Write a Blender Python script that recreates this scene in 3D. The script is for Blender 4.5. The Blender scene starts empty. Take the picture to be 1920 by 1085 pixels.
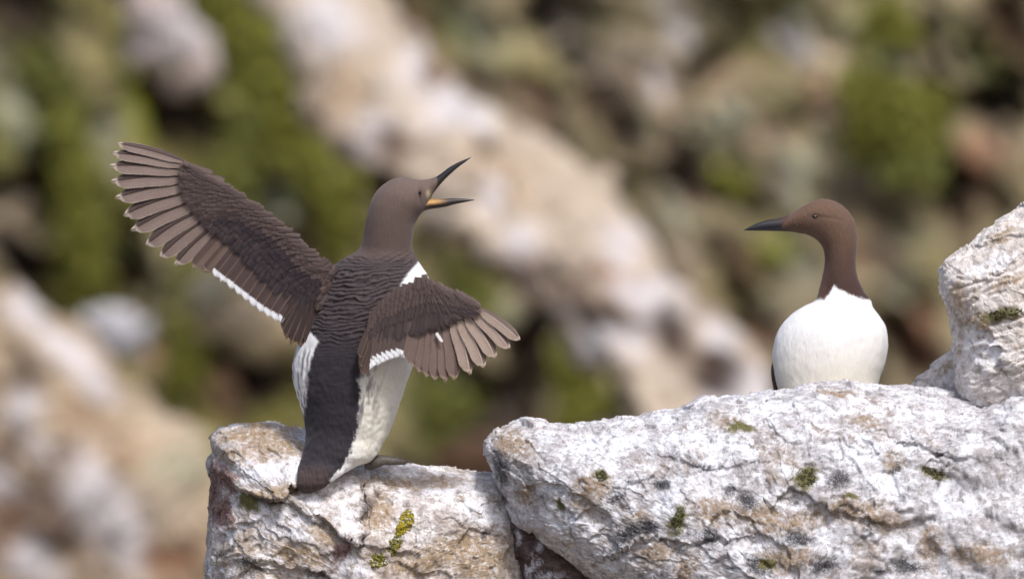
import bpy, math
import numpy as np
from mathutils import Vector, Matrix
from mathutils.bvhtree import BVHTree

# ------------------------------------------------------------------ camera, sky, sun, exposure
SC = bpy.context.scene
COL = SC.collection
S = 0.00075            # metres per photo pixel at the birds' distance
DIST = 12.0            # camera to birds
cam_d = bpy.data.cameras.new('camera')
cam = bpy.data.objects.new('camera', cam_d); COL.objects.link(cam)
cam.location = (0, -DIST, 0); cam.rotation_euler = (math.radians(90), 0, 0)
cam_d.sensor_width = 36.0
cam_d.lens = 36.0 * DIST / (1920 * S)
cam_d.clip_start = 0.1; cam_d.clip_end = 2000
cam_d.dof.use_dof = True
cam_d.dof.focus_distance = DIST - 0.06
cam_d.dof.aperture_fstop = 2.5
SC.camera = cam

SUN_DIR = Vector((0.25, -0.52, 0.80)).normalized()     # towards the sun
world = bpy.data.worlds.new('World'); SC.world = world; world.use_nodes = True
wn = world.node_tree
bg = wn.nodes['Background']
sky = wn.nodes.new('ShaderNodeTexSky'); sky.sky_type = 'NISHITA'; sky.sun_disc = False
sky.sun_elevation = math.asin(SUN_DIR.z)
sky.sun_rotation = math.atan2(SUN_DIR.x, SUN_DIR.y)
sky.air_density = 1.0; sky.dust_density = 4.0; sky.ozone_density = 1.0
wn.links.new(sky.outputs[0], bg.inputs[0]); bg.inputs[1].default_value = 0.075
sun_d = bpy.data.lights.new('sun', 'SUN'); sun_d.energy = 1.5; sun_d.angle = math.radians(10)
sun_d.color = (1.0, 0.965, 0.92)
sun = bpy.data.objects.new('sun', sun_d); COL.objects.link(sun)
sun.rotation_euler = SUN_DIR.to_track_quat('Z', 'Y').to_euler()
SC.view_settings.view_transform = 'Standard'; SC.view_settings.look = 'None'
SC.view_settings.exposure = 0.98; SC.view_settings.gamma = 1.0
SC.view_settings.use_curve_mapping = False
SC.render.engine = 'CYCLES'
SC.cycles.use_denoising = True
SC.cycles.max_bounces = 6; SC.cycles.transparent_max_bounces = 24

# ------------------------------------------------------------------ helpers
rng = np.random.default_rng(7)

def W(px, py, d=0.0):
    """photo pixel + depth (metres beyond the birds) -> world point"""
    k = (DIST + d) / DIST * S
    return np.array([(px - 960) * k, d, (542.5 - py) * k])

def Wn(px, py, d):
    px, py, d = np.asarray(px, float), np.asarray(py, float), np.asarray(d, float)
    k = (DIST + d) / DIST * S
    return np.stack([(px - 960) * k, d + 0 * px, (542.5 - py) * k], -1)

_perm = np.random.default_rng(3).permutation(256)
_perm = np.concatenate([_perm, _perm, _perm])
_g = np.random.default_rng(5).normal(size=(256, 3)); _g /= np.linalg.norm(_g, axis=1)[:, None]
_g = _g.astype(np.float32); _gx, _gy, _gz = _g[:, 0].copy(), _g[:, 1].copy(), _g[:, 2].copy(); _perm = _perm.astype(np.int32)
def noise(p):
    p = np.asarray(p, np.float32); x, y, z = p[..., 0], p[..., 1], p[..., 2]
    fx, fy, fz = np.floor(x), np.floor(y), np.floor(z)
    ix, iy, iz = fx.astype(np.int32) & 255, fy.astype(np.int32) & 255, fz.astype(np.int32) & 255
    x, y, z = x - fx, y - fy, z - fz
    u = x * x * x * (x * (x * 6 - 15) + 10); v = y * y * y * (y * (y * 6 - 15) + 10); w = z * z * z * (z * (z * 6 - 15) + 10)
    def row(b, c):
        r = []
        for a in (0, 1):
            h = _perm[_perm[_perm[ix + a] + iy + b] + iz + c]
            r.append((x - a) * _gx[h] + (y - b) * _gy[h] + (z - c) * _gz[h])
        return r[0] + (r[1] - r[0]) * u
    y0 = row(0, 0); y0 += (row(1, 0) - y0) * v
    y1 = row(0, 1); y1 += (row(1, 1) - y1) * v
    return (y0 + (y1 - y0) * w) * 1.5
def facets(p, seed=0):
    """broken stone: every cell of a jittered lattice is a small tilted plane"""
    p = np.asarray(p, np.float32); i0 = np.floor(p).astype(np.int32)
    best = np.full(p.shape[:-1], 9e9, np.float32); out = np.zeros(p.shape[:-1], np.float32)
    tab = np.random.default_rng(100 + seed).random((256, 7)).astype(np.float32)
    for a in (-1, 0, 1):
        for b in (-1, 0, 1):
            for c in (-1, 0, 1):
                ii = i0 + np.array([a, b, c], np.int32)
                h = _perm[_perm[_perm[ii[..., 0] & 255] + (ii[..., 1] & 255)] + (ii[..., 2] & 255)]
                t = tab[h]; d = p - ii - t[..., :3]
                dd = (d * d).sum(-1); hgt = (d * (t[..., 3:6] - .5)).sum(-1) * 1.6 + (t[..., 6] - .5) * .5
                m = dd < best; best = np.where(m, dd, best); out = np.where(m, hgt, out)
    return out
def fbm(p, oct=4, gain=.5, lac=2.03):
    s = 0; a = 1.; p = np.asarray(p, float)
    for k in range(oct):
        s = s + a * noise(p + 17.3 * k); p = p * lac; a *= gain
    return s
def ridged(p, oct=4):
    s = 0; a = 1.; p = np.asarray(p, float)
    for k in range(oct):
        s = s + a * (1 - 2 * np.abs(noise(p + 9.1 * k))); p = p * 2.1; a *= .5
    return s
def sstep(a, b, x):
    t = np.clip((x - a) / (b - a), 0, 1); return t * t * (3 - 2 * t)
def spline(ctrl, n):
    """Catmull-Rom through rows of ctrl, n samples, uniform in chord length of the first two columns"""
    c = np.asarray(ctrl, float)
    d = np.r_[0, np.cumsum(np.maximum(1e-6, np.linalg.norm(np.diff(c, axis=0), axis=1)) ** .5)]
    m = np.gradient(c, d, axis=0)
    t = np.linspace(0, d[-1], n)
    k = np.clip(np.searchsorted(d, t, side='right') - 1, 0, len(c) - 2)
    h = (d[k + 1] - d[k])[:, None]; u = ((t - d[k]) / h[:, 0])[:, None]
    return ((2*u**3-3*u**2+1)*c[k] + (u**3-2*u**2+u)*h*m[k] + (-2*u**3+3*u**2)*c[k+1] + (u**3-u**2)*h*m[k+1])
def lerp_poly(ctrl, t):
    c = np.asarray(ctrl, float); x = np.linspace(0, 1, len(c))
    return np.stack([np.interp(t, x, c[:, j]) for j in range(c.shape[1])], -1)

def make_mesh(name, V, F, smooth=True, attrs=None, uv=None):
    me = bpy.data.meshes.new(name)
    V = np.asarray(V, np.float32).reshape(-1, 3)
    if isinstance(F, np.ndarray):
        n, k = F.shape
        me.vertices.add(len(V)); me.vertices.foreach_set('co', V.ravel())
        me.loops.add(n * k); me.loops.foreach_set('vertex_index', F.astype(np.int32).ravel())
        me.polygons.add(n); me.polygons.foreach_set('loop_start', np.arange(0, n * k, k, dtype=np.int32))
        me.update(calc_edges=True); me.validate()
    else:
        me.from_pydata(V.tolist(), [], F); me.update()
    if attrs:
        for k, a in attrs.items():
            a = np.asarray(a, np.float32).reshape(-1, a.shape[-1])
            if a.shape[1] == 3: a = np.c_[a, np.ones(len(a), np.float32)]
            at = me.attributes.new(k, 'FLOAT_COLOR', 'POINT'); at.data.foreach_set('color', a.ravel())
    if uv is not None:
        uvl = me.uv_layers.new(name='UVMap'); uv = np.asarray(uv, np.float32)
        li = np.empty(len(me.loops), np.int32); me.loops.foreach_get('vertex_index', li)
        uvl.data.foreach_set('uv', uv[li].ravel())
    me.polygons.foreach_set('use_smooth', [smooth] * len(me.polygons))
    return me
def obj(name, me, mat=None, parent=None, label=None, cat=None, group=None, kind=None):
    o = bpy.data.objects.new(name, me); COL.objects.link(o)
    if mat and me is not None and len(me.materials) == 0: me.materials.append(mat)
    if parent: o.parent = parent
    for k, v in (('label', label), ('category', cat), ('group', group), ('kind', kind)):
        if v: o[k] = v
    return o
def grid_faces(n, m, wrap=False):
    """n rows, m columns (columns wrap)"""
    i = np.arange(n - 1)[:, None]; j = np.arange(m if wrap else m - 1)[None, :]; j2 = (j + 1) % m
    return np.stack([i*m+j, i*m+j2, (i+1)*m+j2, (i+1)*m+j], -1).reshape(-1, 4)
def grid_normals(P, wrap=False):
    du = np.gradient(P, axis=0)
    if wrap:
        dv = (np.roll(P, -1, 1) - np.roll(P, 1, 1)) / 2
    else: dv = np.gradient(P, axis=1)
    n = np.cross(du, dv); return n / np.maximum(1e-12, np.linalg.norm(n, axis=-1, keepdims=True))

# ------------------------------------------------------------------ materials
class NT:
    def __init__(s, name, rough=.8):
        s.m = bpy.data.materials.new(name); s.m.use_nodes = True; s.t = s.m.node_tree
        s.b = s.t.nodes['Principled BSDF']; s.b.inputs['Roughness'].default_value = rough
        s.b.inputs['Specular IOR Level'].default_value = .25
        s.out = s.t.nodes['Material Output']
    def n(s, t, **kw):
        x = s.t.nodes.new(t)
        for k, v in kw.items(): setattr(x, k, v)
        return x
    def put(s, sock, v):
        if hasattr(v, 'node') or isinstance(v, bpy.types.NodeSocket): s.t.links.new(v, sock)
        else: sock.default_value = (v if not isinstance(v, tuple) or len(v) != 3 else (*v, 1)) if sock.type == 'RGBA' else v
    def mix(s, f, a, b, mode='MIX'):
        x = s.n('ShaderNodeMix', data_type='RGBA', blend_type=mode)
        s.put(x.inputs[0], f); s.put(x.inputs[6], a); s.put(x.inputs[7], b); return x.outputs[2]
    def math(s, op, a, b=0.0, clamp=False):
        x = s.n('ShaderNodeMath', operation=op, use_clamp=clamp); s.put(x.inputs[0], a); s.put(x.inputs[1], b); return x.outputs[0]
    def noise(s, scale, detail=4, rough=.55, vec=None, dist=0.):
        x = s.n('ShaderNodeTexNoise'); x.inputs['Scale'].default_value = scale; x.inputs['Detail'].default_value = detail
        x.inputs['Roughness'].default_value = rough; x.inputs['Distortion'].default_value = dist
        s.put(x.inputs['Vector'], vec if vec is not None else s.pos()); return x.outputs[0]
    def vor(s, scale, vec=None):
        x = s.n('ShaderNodeTexVoronoi'); x.inputs['Scale'].default_value = scale
        s.put(x.inputs['Vector'], vec if vec is not None else s.pos()); return x.outputs[0]
    def pos(s):
        if not hasattr(s, '_p'): s._p = s.n('ShaderNodeTexCoord').outputs['Object']
        return s._p
    def mapped(s, vec, scale=(1,1,1), rot=(0,0,0)):
        x = s.n('ShaderNodeMapping'); s.put(x.inputs[0], vec); x.inputs['Scale'].default_value = scale; x.inputs['Rotation'].default_value = rot
        return x.outputs[0]
    def ramp(s, v, a, b):
        x = s.n('ShaderNodeMapRange', interpolation_type='SMOOTHSTEP')
        s.put(x.inputs[0], v); x.inputs[1].default_value = a; x.inputs[2].default_value = b; return x.outputs[0]
    def attr(s, name):
        x = s.n('ShaderNodeAttribute', attribute_name=name)
        y = s.n('ShaderNodeSeparateColor'); s.t.links.new(x.outputs['Color'], y.inputs[0])
        return x.outputs['Color'], y.outputs[0], y.outputs[1], y.outputs[2]
    def bump(s, h, dist, strength=1.0):
        x = s.n('ShaderNodeBump'); x.inputs['Strength'].default_value = strength; x.inputs['Distance'].default_value = dist
        s.put(x.inputs['Height'], h); s.t.links.new(x.outputs[0], s.b.inputs['Normal'])
    def color(s, c): s.put(s.b.inputs['Base Color'], c)

def srgb(r, g, b):
    f = lambda c: (c / 255 / 12.92) if c <= 10 else ((c / 255 + .055) / 1.055) ** 2.4
    return (f(r), f(g), f(b))

def rock_material(name, base, base2, tan, dark, tan_amt=.5, dark_amt=.5):
    """mask1 = (tan, dark, white), mask2 = (moss, red, -)"""
    t = NT(name, .9)
    _, mt, md, mw = t.attr('mask1'); _, mm, mr, mx = t.attr('mask2')
    big = t.noise(9, 5, .6); mid = t.noise(34, 6, .65); fine = t.noise(150, 5, .7); grit = t.noise(520, 4, .7); mot = t.noise(75, 8, .78, dist=.5)
    stv = t.mapped(t.pos(), (60, 40, 150), (0, math.radians(-26), 0)); st = t.noise(1., 7, .72, vec=stv, dist=.6)
    jit = t.math('ADD', t.math('MULTIPLY', t.math('SUBTRACT', fine, .5), 1.2), t.math('MULTIPLY', t.math('SUBTRACT', grit, .5), 1.6))
    def msk(m, lo, hi): return t.ramp(t.math('ADD', m, jit), lo, hi)
    c = t.mix(t.ramp(t.math('ADD', t.math('MULTIPLY', mid, .5), t.math('MULTIPLY', st, .5)), .40, .60), base2, base)
    c = t.mix(t.math('MULTIPLY', t.ramp(mot, .48, .62), .75), c, tuple(x * .60 for x in base2))
    c = t.mix(t.math('MULTIPLY', t.ramp(t.noise(16, 5, .65, dist=.5), .46, .62), .55), c, t.mix(1., c, (.87, .83, .80), 'MULTIPLY'))
    # tan stains
    ft = t.math('MULTIPLY', t.ramp(t.math('ADD', big, t.math('MULTIPLY', mot, .6)), .82, 1.0), tan_amt)
    ft = t.math('MULTIPLY', t.math('MAXIMUM', ft, msk(mt, .08, .95), True), t.ramp(fine, .28, .56))
    c = t.mix(ft, c, t.mix(t.ramp(grit, .35, .65), tuple(x * .55 for x in tan), tan))
    # red-purple patches
    c = t.mix(msk(mr, .15, .7), c, t.mix(t.ramp(fine, .35, .65), srgb(96, 76, 76), srgb(156, 128, 124)))
    # grey-black lichen, and thin dark strips along the ledge edges
    v = t.noise(52, 8, .8, dist=.6)
    fd = t.math('MULTIPLY', t.ramp(v, .55, .68), dark_amt)
    sp = t.math('MULTIPLY', t.ramp(t.noise(300, 5, .7), .58, .70), dark_amt)
    fd = t.math('MULTIPLY', t.math('MAXIMUM', t.math('MAXIMUM', fd, msk(md, .2, 1.0)), sp, True), t.ramp(grit, .26, .50))
    c = t.mix(fd, c, t.mix(t.ramp(fine, .35, .65), dark, tuple(min(1, x * 2.8) for x in dark)))
    # splashes of guano
    fw = t.math('MULTIPLY', t.math('MULTIPLY', msk(mw, .3, 1.0), .75), t.ramp(mot, .60, .42))
    c = t.mix(fw, c, srgb(234, 238, 250))
    # moss stain
    c = t.mix(msk(mm, .12, .8), c, t.mix(t.ramp(grit, .3, .7), srgb(66, 66, 40), srgb(128, 122, 82)))
    t.color(c)
    h = t.math('ADD', t.math('MULTIPLY', mot, .6), t.math('ADD', t.math('MULTIPLY', fine, .4), t.math('MULTIPLY', grit, .16)))
    t.bump(t.math('ADD', h, t.math('MULTIPLY', st, .4)), .007, .5)
    return t.m

M_ROCK = rock_material('limestone_white', srgb(237, 240, 250), srgb(174, 171, 176), srgb(168, 148, 128), srgb(54, 54, 58), .7, .9)
M_ROCK_WARM = rock_material('limestone_warm', srgb(238, 238, 244), srgb(178, 168, 164), srgb(178, 156, 130), srgb(66, 60, 58), .65, .7)
M_ROCK_TALL = rock_material('limestone_pinkish', srgb(234, 230, 230), srgb(206, 198, 194), srgb(190, 170, 148), srgb(84, 76, 72), .4, .35)
M_ROCK_DARK = rock_material('limestone_purple_brown', srgb(120, 104, 104), srgb(84, 68, 66), srgb(110, 88, 70), srgb(40, 34, 36), .4, .6)  # limestone darkened to carry the shade under the overhang

def bg_rock_material(name):
    t = NT(name, .95)
    c, r, g, b = t.attr('tint')
    n1 = t.noise(4, 5, .65); n2 = t.noise(16, 5, .6)
    c = t.mix(t.math('MULTIPLY', t.ramp(n2, .35, .65), .5), c, t.mix(1.0, c, (.62, .58, .55), 'MULTIPLY'))
    c = t.mix(t.math('MULTIPLY', t.ramp(n1, .5, .68), .12), c, srgb(205, 200, 200))
    t.color(c); t.bump(n2, .05, .6)
    return t.m
M_CLIFF = bg_rock_material('cliff_stone')
def leaf_material(name, a, b):
    t = NT(name, .7)
    _, r, g, bb = t.attr('tint')
    c = t.mix(r, a, b); t.color(c)
    t.b.inputs['Subsurface Weight'].default_value = 0.0
    return t.m
M_MOSS_BG = leaf_material('moss_olive', srgb(94, 96, 32), srgb(142, 141, 64))
M_MOSS_BG2 = leaf_material('moss_dark_green', srgb(74, 80, 34), srgb(128, 130, 66))
M_MOSS_YEL = leaf_material('lichen_yellow', srgb(104, 104, 34), srgb(190, 170, 52))
M_MOSS_YELG = leaf_material('lichen_olive', srgb(84, 84, 36), srgb(150, 144, 62))
M_MOSS_GRN = leaf_material('moss_grey_green', srgb(44, 48, 34), srgb(92, 92, 60))

# plumage
def body_material():
    """plum = plumage colours with some painted shading, fx = (barring, streak, gloss)"""
    t = NT('plumage', .75)
    c, pr, _, _ = t.attr('plum')
    n = t.noise(900, 3, .6); n2 = t.noise(60, 4, .6)
    n3 = t.noise(240, 3, .6, vec=t.mapped(t.pos(), (1.6, 1.6, .35)))
    c = t.mix(t.math('MULTIPLY', t.ramp(n3, .3, .7), t.math('SUBTRACT', .32, t.math('MULTIPLY', pr, .28))), c, t.mix(1., c, (.62, .62, .66), 'MULTIPLY'))
    c = t.mix(t.math('MULTIPLY', t.ramp(n2, .4, .7), .2), c, t.mix(1., c, (.75, .7, .68), 'MULTIPLY'))
    t.color(c)
    t.b.inputs['Sheen Weight'].default_value = .12; t.b.inputs['Sheen Roughness'].default_value = .5
    t.bump(t.math('ADD', t.math('MULTIPLY', n, .4), n3), .0025, .38)
    return t.m
M_BODY = body_material()

def feather_material(name, outer, inner, edge, tip=None, tip_from=.9, shaft=srgb(120, 100, 88), rachis=.8, fringe=.85, soft=.06, softtip=None):
    t = NT(name, .62)
    uvn = t.n('ShaderNodeUVMap'); sx = t.n('ShaderNodeSeparateXYZ'); t.t.links.new(uvn.outputs[0], sx.inputs[0])
    u, v = sx.outputs[0], sx.outputs[1]                      # u 0..1 across (0 = leading vane), v 0..1 along
    oi = t.n('ShaderNodeObjectInfo').outputs['Random']
    comb = t.n('ShaderNodeCombineXYZ'); t.t.links.new(u, comb.inputs[0]); t.t.links.new(v, comb.inputs[1]); t.t.links.new(oi, comb.inputs[2])
    barb = t.noise(1., 3, .6, vec=t.mapped(comb.outputs[0], (9, 70, 31)))
    blot = t.noise(3., 3, .6, vec=t.mapped(comb.outputs[0], (1, 1, 19)))
    c = t.mix(t.ramp(u, .40, .50), outer, inner)
    c = t.mix(t.math('MULTIPLY', t.ramp(barb, .35, .65), .30), c, t.mix(1., c, (.55, .52, .52), 'MULTIPLY'))
    c = t.mix(t.math('MULTIPLY', t.ramp(blot, .42, .62), .25), c, t.mix(1., c, (.68, .62, .62), 'MULTIPLY'))
    c = t.mix(t.math('MULTIPLY', t.math('SUBTRACT', oi, .35), .22, True), c, t.mix(1., c, (.6, .58, .6), 'MULTIPLY'))
    # rachis
    du = t.math('ABSOLUTE', t.math('SUBTRACT', u, .42))
    c = t.mix(t.math('MULTIPLY', t.ramp(du, .045, .02), rachis), c, shaft)
    # worn pale fringe
    ed = t.math('MINIMUM', u, t.math('SUBTRACT', 1., u))
    fe = t.math('MAXIMUM', t.math('MULTIPLY', t.ramp(ed, .08, .01), t.ramp(v, .2, .9)), t.ramp(v, .90, .97))
    c = t.mix(t.math('MULTIPLY', fe, fringe), c, edge)
    if tip: c = t.mix(t.ramp(t.math('ADD', v, t.math('MULTIPLY', barb, .06)), tip_from, tip_from + .05), c, tip)
    t.color(c)
    t.bump(barb, .0006, .5)
    tr = t.n('ShaderNodeBsdfTranslucent'); t.put(tr.inputs[0], c)
    mx = t.n('ShaderNodeMixShader'); mx.inputs[0].default_value = .22
    t.t.links.new(t.b.outputs[0], mx.inputs[1]); t.t.links.new(tr.outputs[0], mx.inputs[2])
    # barbs part at the margin: the vane thins out into single barbs there
    hair = t.noise(1., 2, .6, vec=t.mapped(comb.outputs[0], (2.5, 60, 31)))
    tiph = t.noise(1., 2, .6, vec=t.mapped(comb.outputs[0], (30, 3, 57)))
    e1 = t.math('SUBTRACT', ed, t.math('MULTIPLY', hair, soft))
    e2 = t.math('SUBTRACT', t.math('MULTIPLY', t.math('SUBTRACT', 1., v), 1.4), t.math('MULTIPLY', tiph, softtip if softtip is not None else soft * 1.0))
    al = t.math('MINIMUM', t.ramp(e1, -soft * .45, soft * .35), t.ramp(e2, -.06, .03 + soft * .3))
    tp = t.n('ShaderNodeBsdfTransparent'); m2 = t.n('ShaderNodeMixShader'); t.put(m2.inputs[0], al)
    t.t.links.new(tp.outputs[0], m2.inputs[1]); t.t.links.new(mx.outputs[0], m2.inputs[2]); t.t.links.new(m2.outputs[0], t.out.inputs[0])
    return t.m
M_PRIM = feather_material('primary_vane', srgb(88, 75, 72), srgb(148, 131, 124), srgb(222, 206, 194), shaft=srgb(70, 56, 52))
M_PRIM_R = feather_material('primary_vane_pale', srgb(110, 94, 88), srgb(170, 152, 141), srgb(206, 186, 168), shaft=srgb(214, 200, 186))  # paler than primary_vane: light coming through the feathers painted in
M_SEC = feather_material('secondary_vane', srgb(88, 74, 72), srgb(96, 82, 80), srgb(120, 100, 92), tip=srgb(244, 246, 252), tip_from=.85, soft=.10, softtip=.12)
M_SECB = feather_material('secondary_vane_brown', srgb(96, 80, 76), srgb(128, 110, 104), srgb(176, 156, 140), soft=.08, softtip=.08)
M_COV = feather_material('covert_vane', srgb(88, 76, 76), srgb(82, 70, 72), srgb(112, 98, 94), rachis=.1, fringe=.22, soft=.28, softtip=.5)
M_COVL = feather_material('covert_vane_light', srgb(108, 93, 89), srgb(98, 84, 82), srgb(156, 138, 128), rachis=.1, fringe=.22, soft=.28, softtip=.5)
M_COVD = feather_material('covert_vane_dark', srgb(72, 64, 69), srgb(66, 58, 64), srgb(86, 76, 78), rachis=.1, fringe=.22, soft=.28, softtip=.5)
M_TERT = feather_material('tertial_vane', srgb(70, 58, 56), srgb(78, 64, 60), srgb(122, 100, 86))
M_WHITEF = feather_material('white_vane', srgb(240, 240, 244), srgb(246, 246, 250), srgb(250, 250, 252), shaft=srgb(225, 222, 220))
M_WING = NT('wing_skin_down', .85); M_WING.color(srgb(98, 85, 82)); M_WING = M_WING.m

def simple(name, c, rough, spec=.4, noise_scale=200, amt=.3):
    t = NT(name, rough); t.b.inputs['Specular IOR Level'].default_value = spec
    n = t.noise(noise_scale, 4, .6)
    t.color(t.mix(t.math('MULTIPLY', t.ramp(n, .35, .65), amt), c, t.mix(1., c, (.5, .5, .5), 'MULTIPLY')))
    t.bump(n, .001, .3)
    return t.m
def bill_material():
    t = NT('bill_horn', .38); t.b.inputs['Specular IOR Level'].default_value = .5
    c, _, _, _ = t.attr('plum'); n = t.noise(160, 4, .6)
    t.color(t.mix(t.math('MULTIPLY', t.ramp(n, .4, .65), .3), c, t.mix(1., c, (.5, .5, .5), 'MULTIPLY')))
    t.bump(n, .001, .25)
    return t.m
M_BILL = bill_material()
M_EYE = simple('eye_black', (.006, .005, .005), .12, .6, 50, 0)
M_FOOT = simple('foot_scaly_grey', srgb(104, 96, 90), .6, .4, 300, .8)
M_GROUND = simple('shingle', srgb(120, 108, 94), .95, .2, 6, .6)

# ------------------------------------------------------------------ rocks
def rock(outline, centre, T, depth, mat, name, N=900, Mf=170, Mb=30, n_exp=2.3, seed=0., steps=(), patches=(),
         big=14., mid=5., fine=1.6, strata=0., back=.8, frame=(0, 0, 1920, 1085), bumps=(), tint=None, slant=0., fcent=None, **tags):
    """closed boulder: outline in photo pixels, T = bulge towards the viewer (px), depth = metres of its rim plane.
       steps: (polyline, height px, fade px) ledges; patches: (kind, x, y, rx, ry, rot)"""
    ol = np.asarray(outline + [outline[0]], float)
    # sample the rim densely where the photograph shows it
    seg = np.linalg.norm(np.diff(ol, axis=0), axis=1)
    den = 4000; s = np.linspace(0, seg.sum(), den, endpoint=False)
    cs = np.r_[0, np.cumsum(seg)]
    px = np.interp(s, cs, ol[:, 0]); py = np.interp(s, cs, ol[:, 1])
    m = 40
    vis = ((px > frame[0] - m) & (px < frame[2] + m) & (py > frame[1] - m) & (py < frame[3] + m))
    w = np.cumsum(np.where(vis, 1., .12)); w /= w[-1]
    k = np.interp(np.arange(N) / N, w, np.arange(den))
    px = np.interp(k, np.arange(den), px); py = np.interp(k, np.arange(den), py)
    rim = np.stack([px, py], -1)
    for _ in range(2): rim = .5 * rim + .25 * (np.roll(rim, 1, 0) + np.roll(rim, -1, 0))
    ph = np.r_[np.linspace(0, 1, Mf, endpoint=False), 1 + np.linspace(0, 1, Mb)] * math.pi / 2
    ph[0] = 1e-7; ph[-1] = math.pi - 1e-7
    r = np.abs(np.sin(ph)) ** (2 / n_exp); dz = np.sign(np.cos(ph)) * np.abs(np.cos(ph)) ** (2 / n_exp)
    c = np.asarray(centre, float)
    pix = c + r[:, None, None] * (rim[None] - c)                      # (M,N,2)
    dep = depth + np.where(dz > 0, -dz * T * S, -dz * T * S * back)[:, None] + 0 * pix[..., 0]
    X, Y = pix[..., 0], pix[..., 1]
    if slant: dep = dep + slant * (Y - c[1]) * S
    inner = (1 - r ** 6)[:, None]
    q = np.stack([X, Y, np.repeat((dep / S)[..., None], 1, -1)[..., 0]], -1) + seed * 100
    if fcent: q = q * fcent
    big_n = fbm(q / 170., 3) * big + ridged(q / 90. + 40, 3) * big * .35
    front = (dz > 0)[:, None]
    wx = X + 9 * noise(q / 35.) + 5 * noise(q / 13. + 8); wy = Y + 9 * noise(q / 35. + 31) + 5 * noise(q / 13. + 77)
    ledge = 0
    for poly, hgt, fade in steps:
        p = np.asarray(poly, float); best = np.full(X.shape, 1e9); sgn = np.zeros(X.shape)
        for a, b in zip(p[:-1], p[1:]):
            ab = b - a; tt = np.clip(((wx - a[0]) * ab[0] + (wy - a[1]) * ab[1]) / (ab @ ab), 0, 1)
            ex = wx - a[0] - tt * ab[0]; ey = wy - a[1] - tt * ab[1]; dd = np.hypot(ex, ey)
            side = np.sign(ab[0] * ey - ab[1] * ex)      # + below a left-to-right line
            sgn = np.where(dd < best, side, sgn); best = np.minimum(best, dd)
        sd = best * sgn
        ledge = ledge + hgt * np.exp(-best / fade) * (1 - sstep(-3, 4, sd)) - hgt * .4 * np.exp(-(best / 7.) ** 2) * (sd > -3)
    for bx_, by_, rx, ry, hgt in bumps:
        ledge = ledge + hgt * np.exp(-(((X - bx_) / rx) ** 2 + ((Y - by_) / ry) ** 2))
    dep = dep - (big_n * inner * np.where(front, 1, .5) + ledge * np.where(front, 1, 0) * inner) * S
    P = Wn(X, Y, dep)
    Nn = grid_normals(P, True)
    cen = Wn(c[0], c[1], depth)
    if ((P[Mf // 2] - cen) * Nn[Mf // 2]).sum() < 0: Nn = -Nn
    q = P / S * (1 if not fcent else fcent) + seed * 100
    wq = q + 10 * np.stack([noise(q / 24.), noise(q / 24. + 40), noise(q / 24. + 80)], -1)
    dn = fbm(q / 46., 3) * mid * .5 + fbm(q / 9., 2) * fine * .7 + ridged(q / 5., 2) * fine * .35
    if tint is not None:
        rq = np.stack([wq[..., 0] * .8 + wq[..., 2] * .6, wq[..., 1], wq[..., 2] * .8 - wq[..., 0] * .6], -1)
        dn = dn + facets(rq / np.array([260., 150., 110.]), 3) * 50 + facets(rq / np.array([90., 60., 40.]) + 3, 4) * 9
    if tint is None:
        rq = np.stack([wq[..., 0] * .9 - wq[..., 2] * .42, wq[..., 1], wq[..., 0] * .42 + wq[..., 2] * .9], -1)
        dn = dn + facets(rq / np.array([150., 130., 90.]) + 2, 11) * mid * 1.7 + facets(rq / np.array([62., 50., 34.]), 1) * mid * 1.0 + facets(rq / np.array([21., 18., 12.]) + 7, 2) * mid * .18
    if strata:
        sv = (q[..., 2] * .93 - q[..., 0] * .36) / 17. + 1.6 * fbm(q / 90., 3)
        dn = dn + strata * (np.abs((sv % 1) - .5) * 2 - .5) * (.5 + .8 * np.clip(noise(q / 60. + 3) + .5, 0, 1))
    P = P + Nn * (dn * S)[..., None]
    att = {}
    m1 = np.zeros(X.shape + (3,)); m2 = np.zeros(X.shape + (3,))
    for kind, x, y, rx, ry, rot in patches:
        ca, sa = math.cos(math.radians(rot)), math.sin(math.radians(rot))
        ex = ((wx - x) * ca + (wy - y) * sa) / rx; ey = (-(wx - x) * sa + (wy - y) * ca) / ry
        f = np.clip(1.3 - np.hypot(ex, ey) / 1.3, 0, 1)
        tgt, ch = {'tan': (m1, 0), 'dark': (m1, 1), 'white': (m1, 2), 'moss': (m2, 0), 'red': (m2, 1)}[kind]
        tgt[..., ch] = np.maximum(tgt[..., ch], f)
    att['mask1'] = m1; att['mask2'] = m2
    if tint is not None: att = {'tint': tint(X, Y, q) * np.clip(1 + .25 * facets(q / np.array([90., 60., 60.]), 9), .5, 1.4)[..., None]}
    me = make_mesh(name, P, grid_faces(len(ph), N, True), True, att)
    return obj(name, me, mat, **tags)

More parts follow.
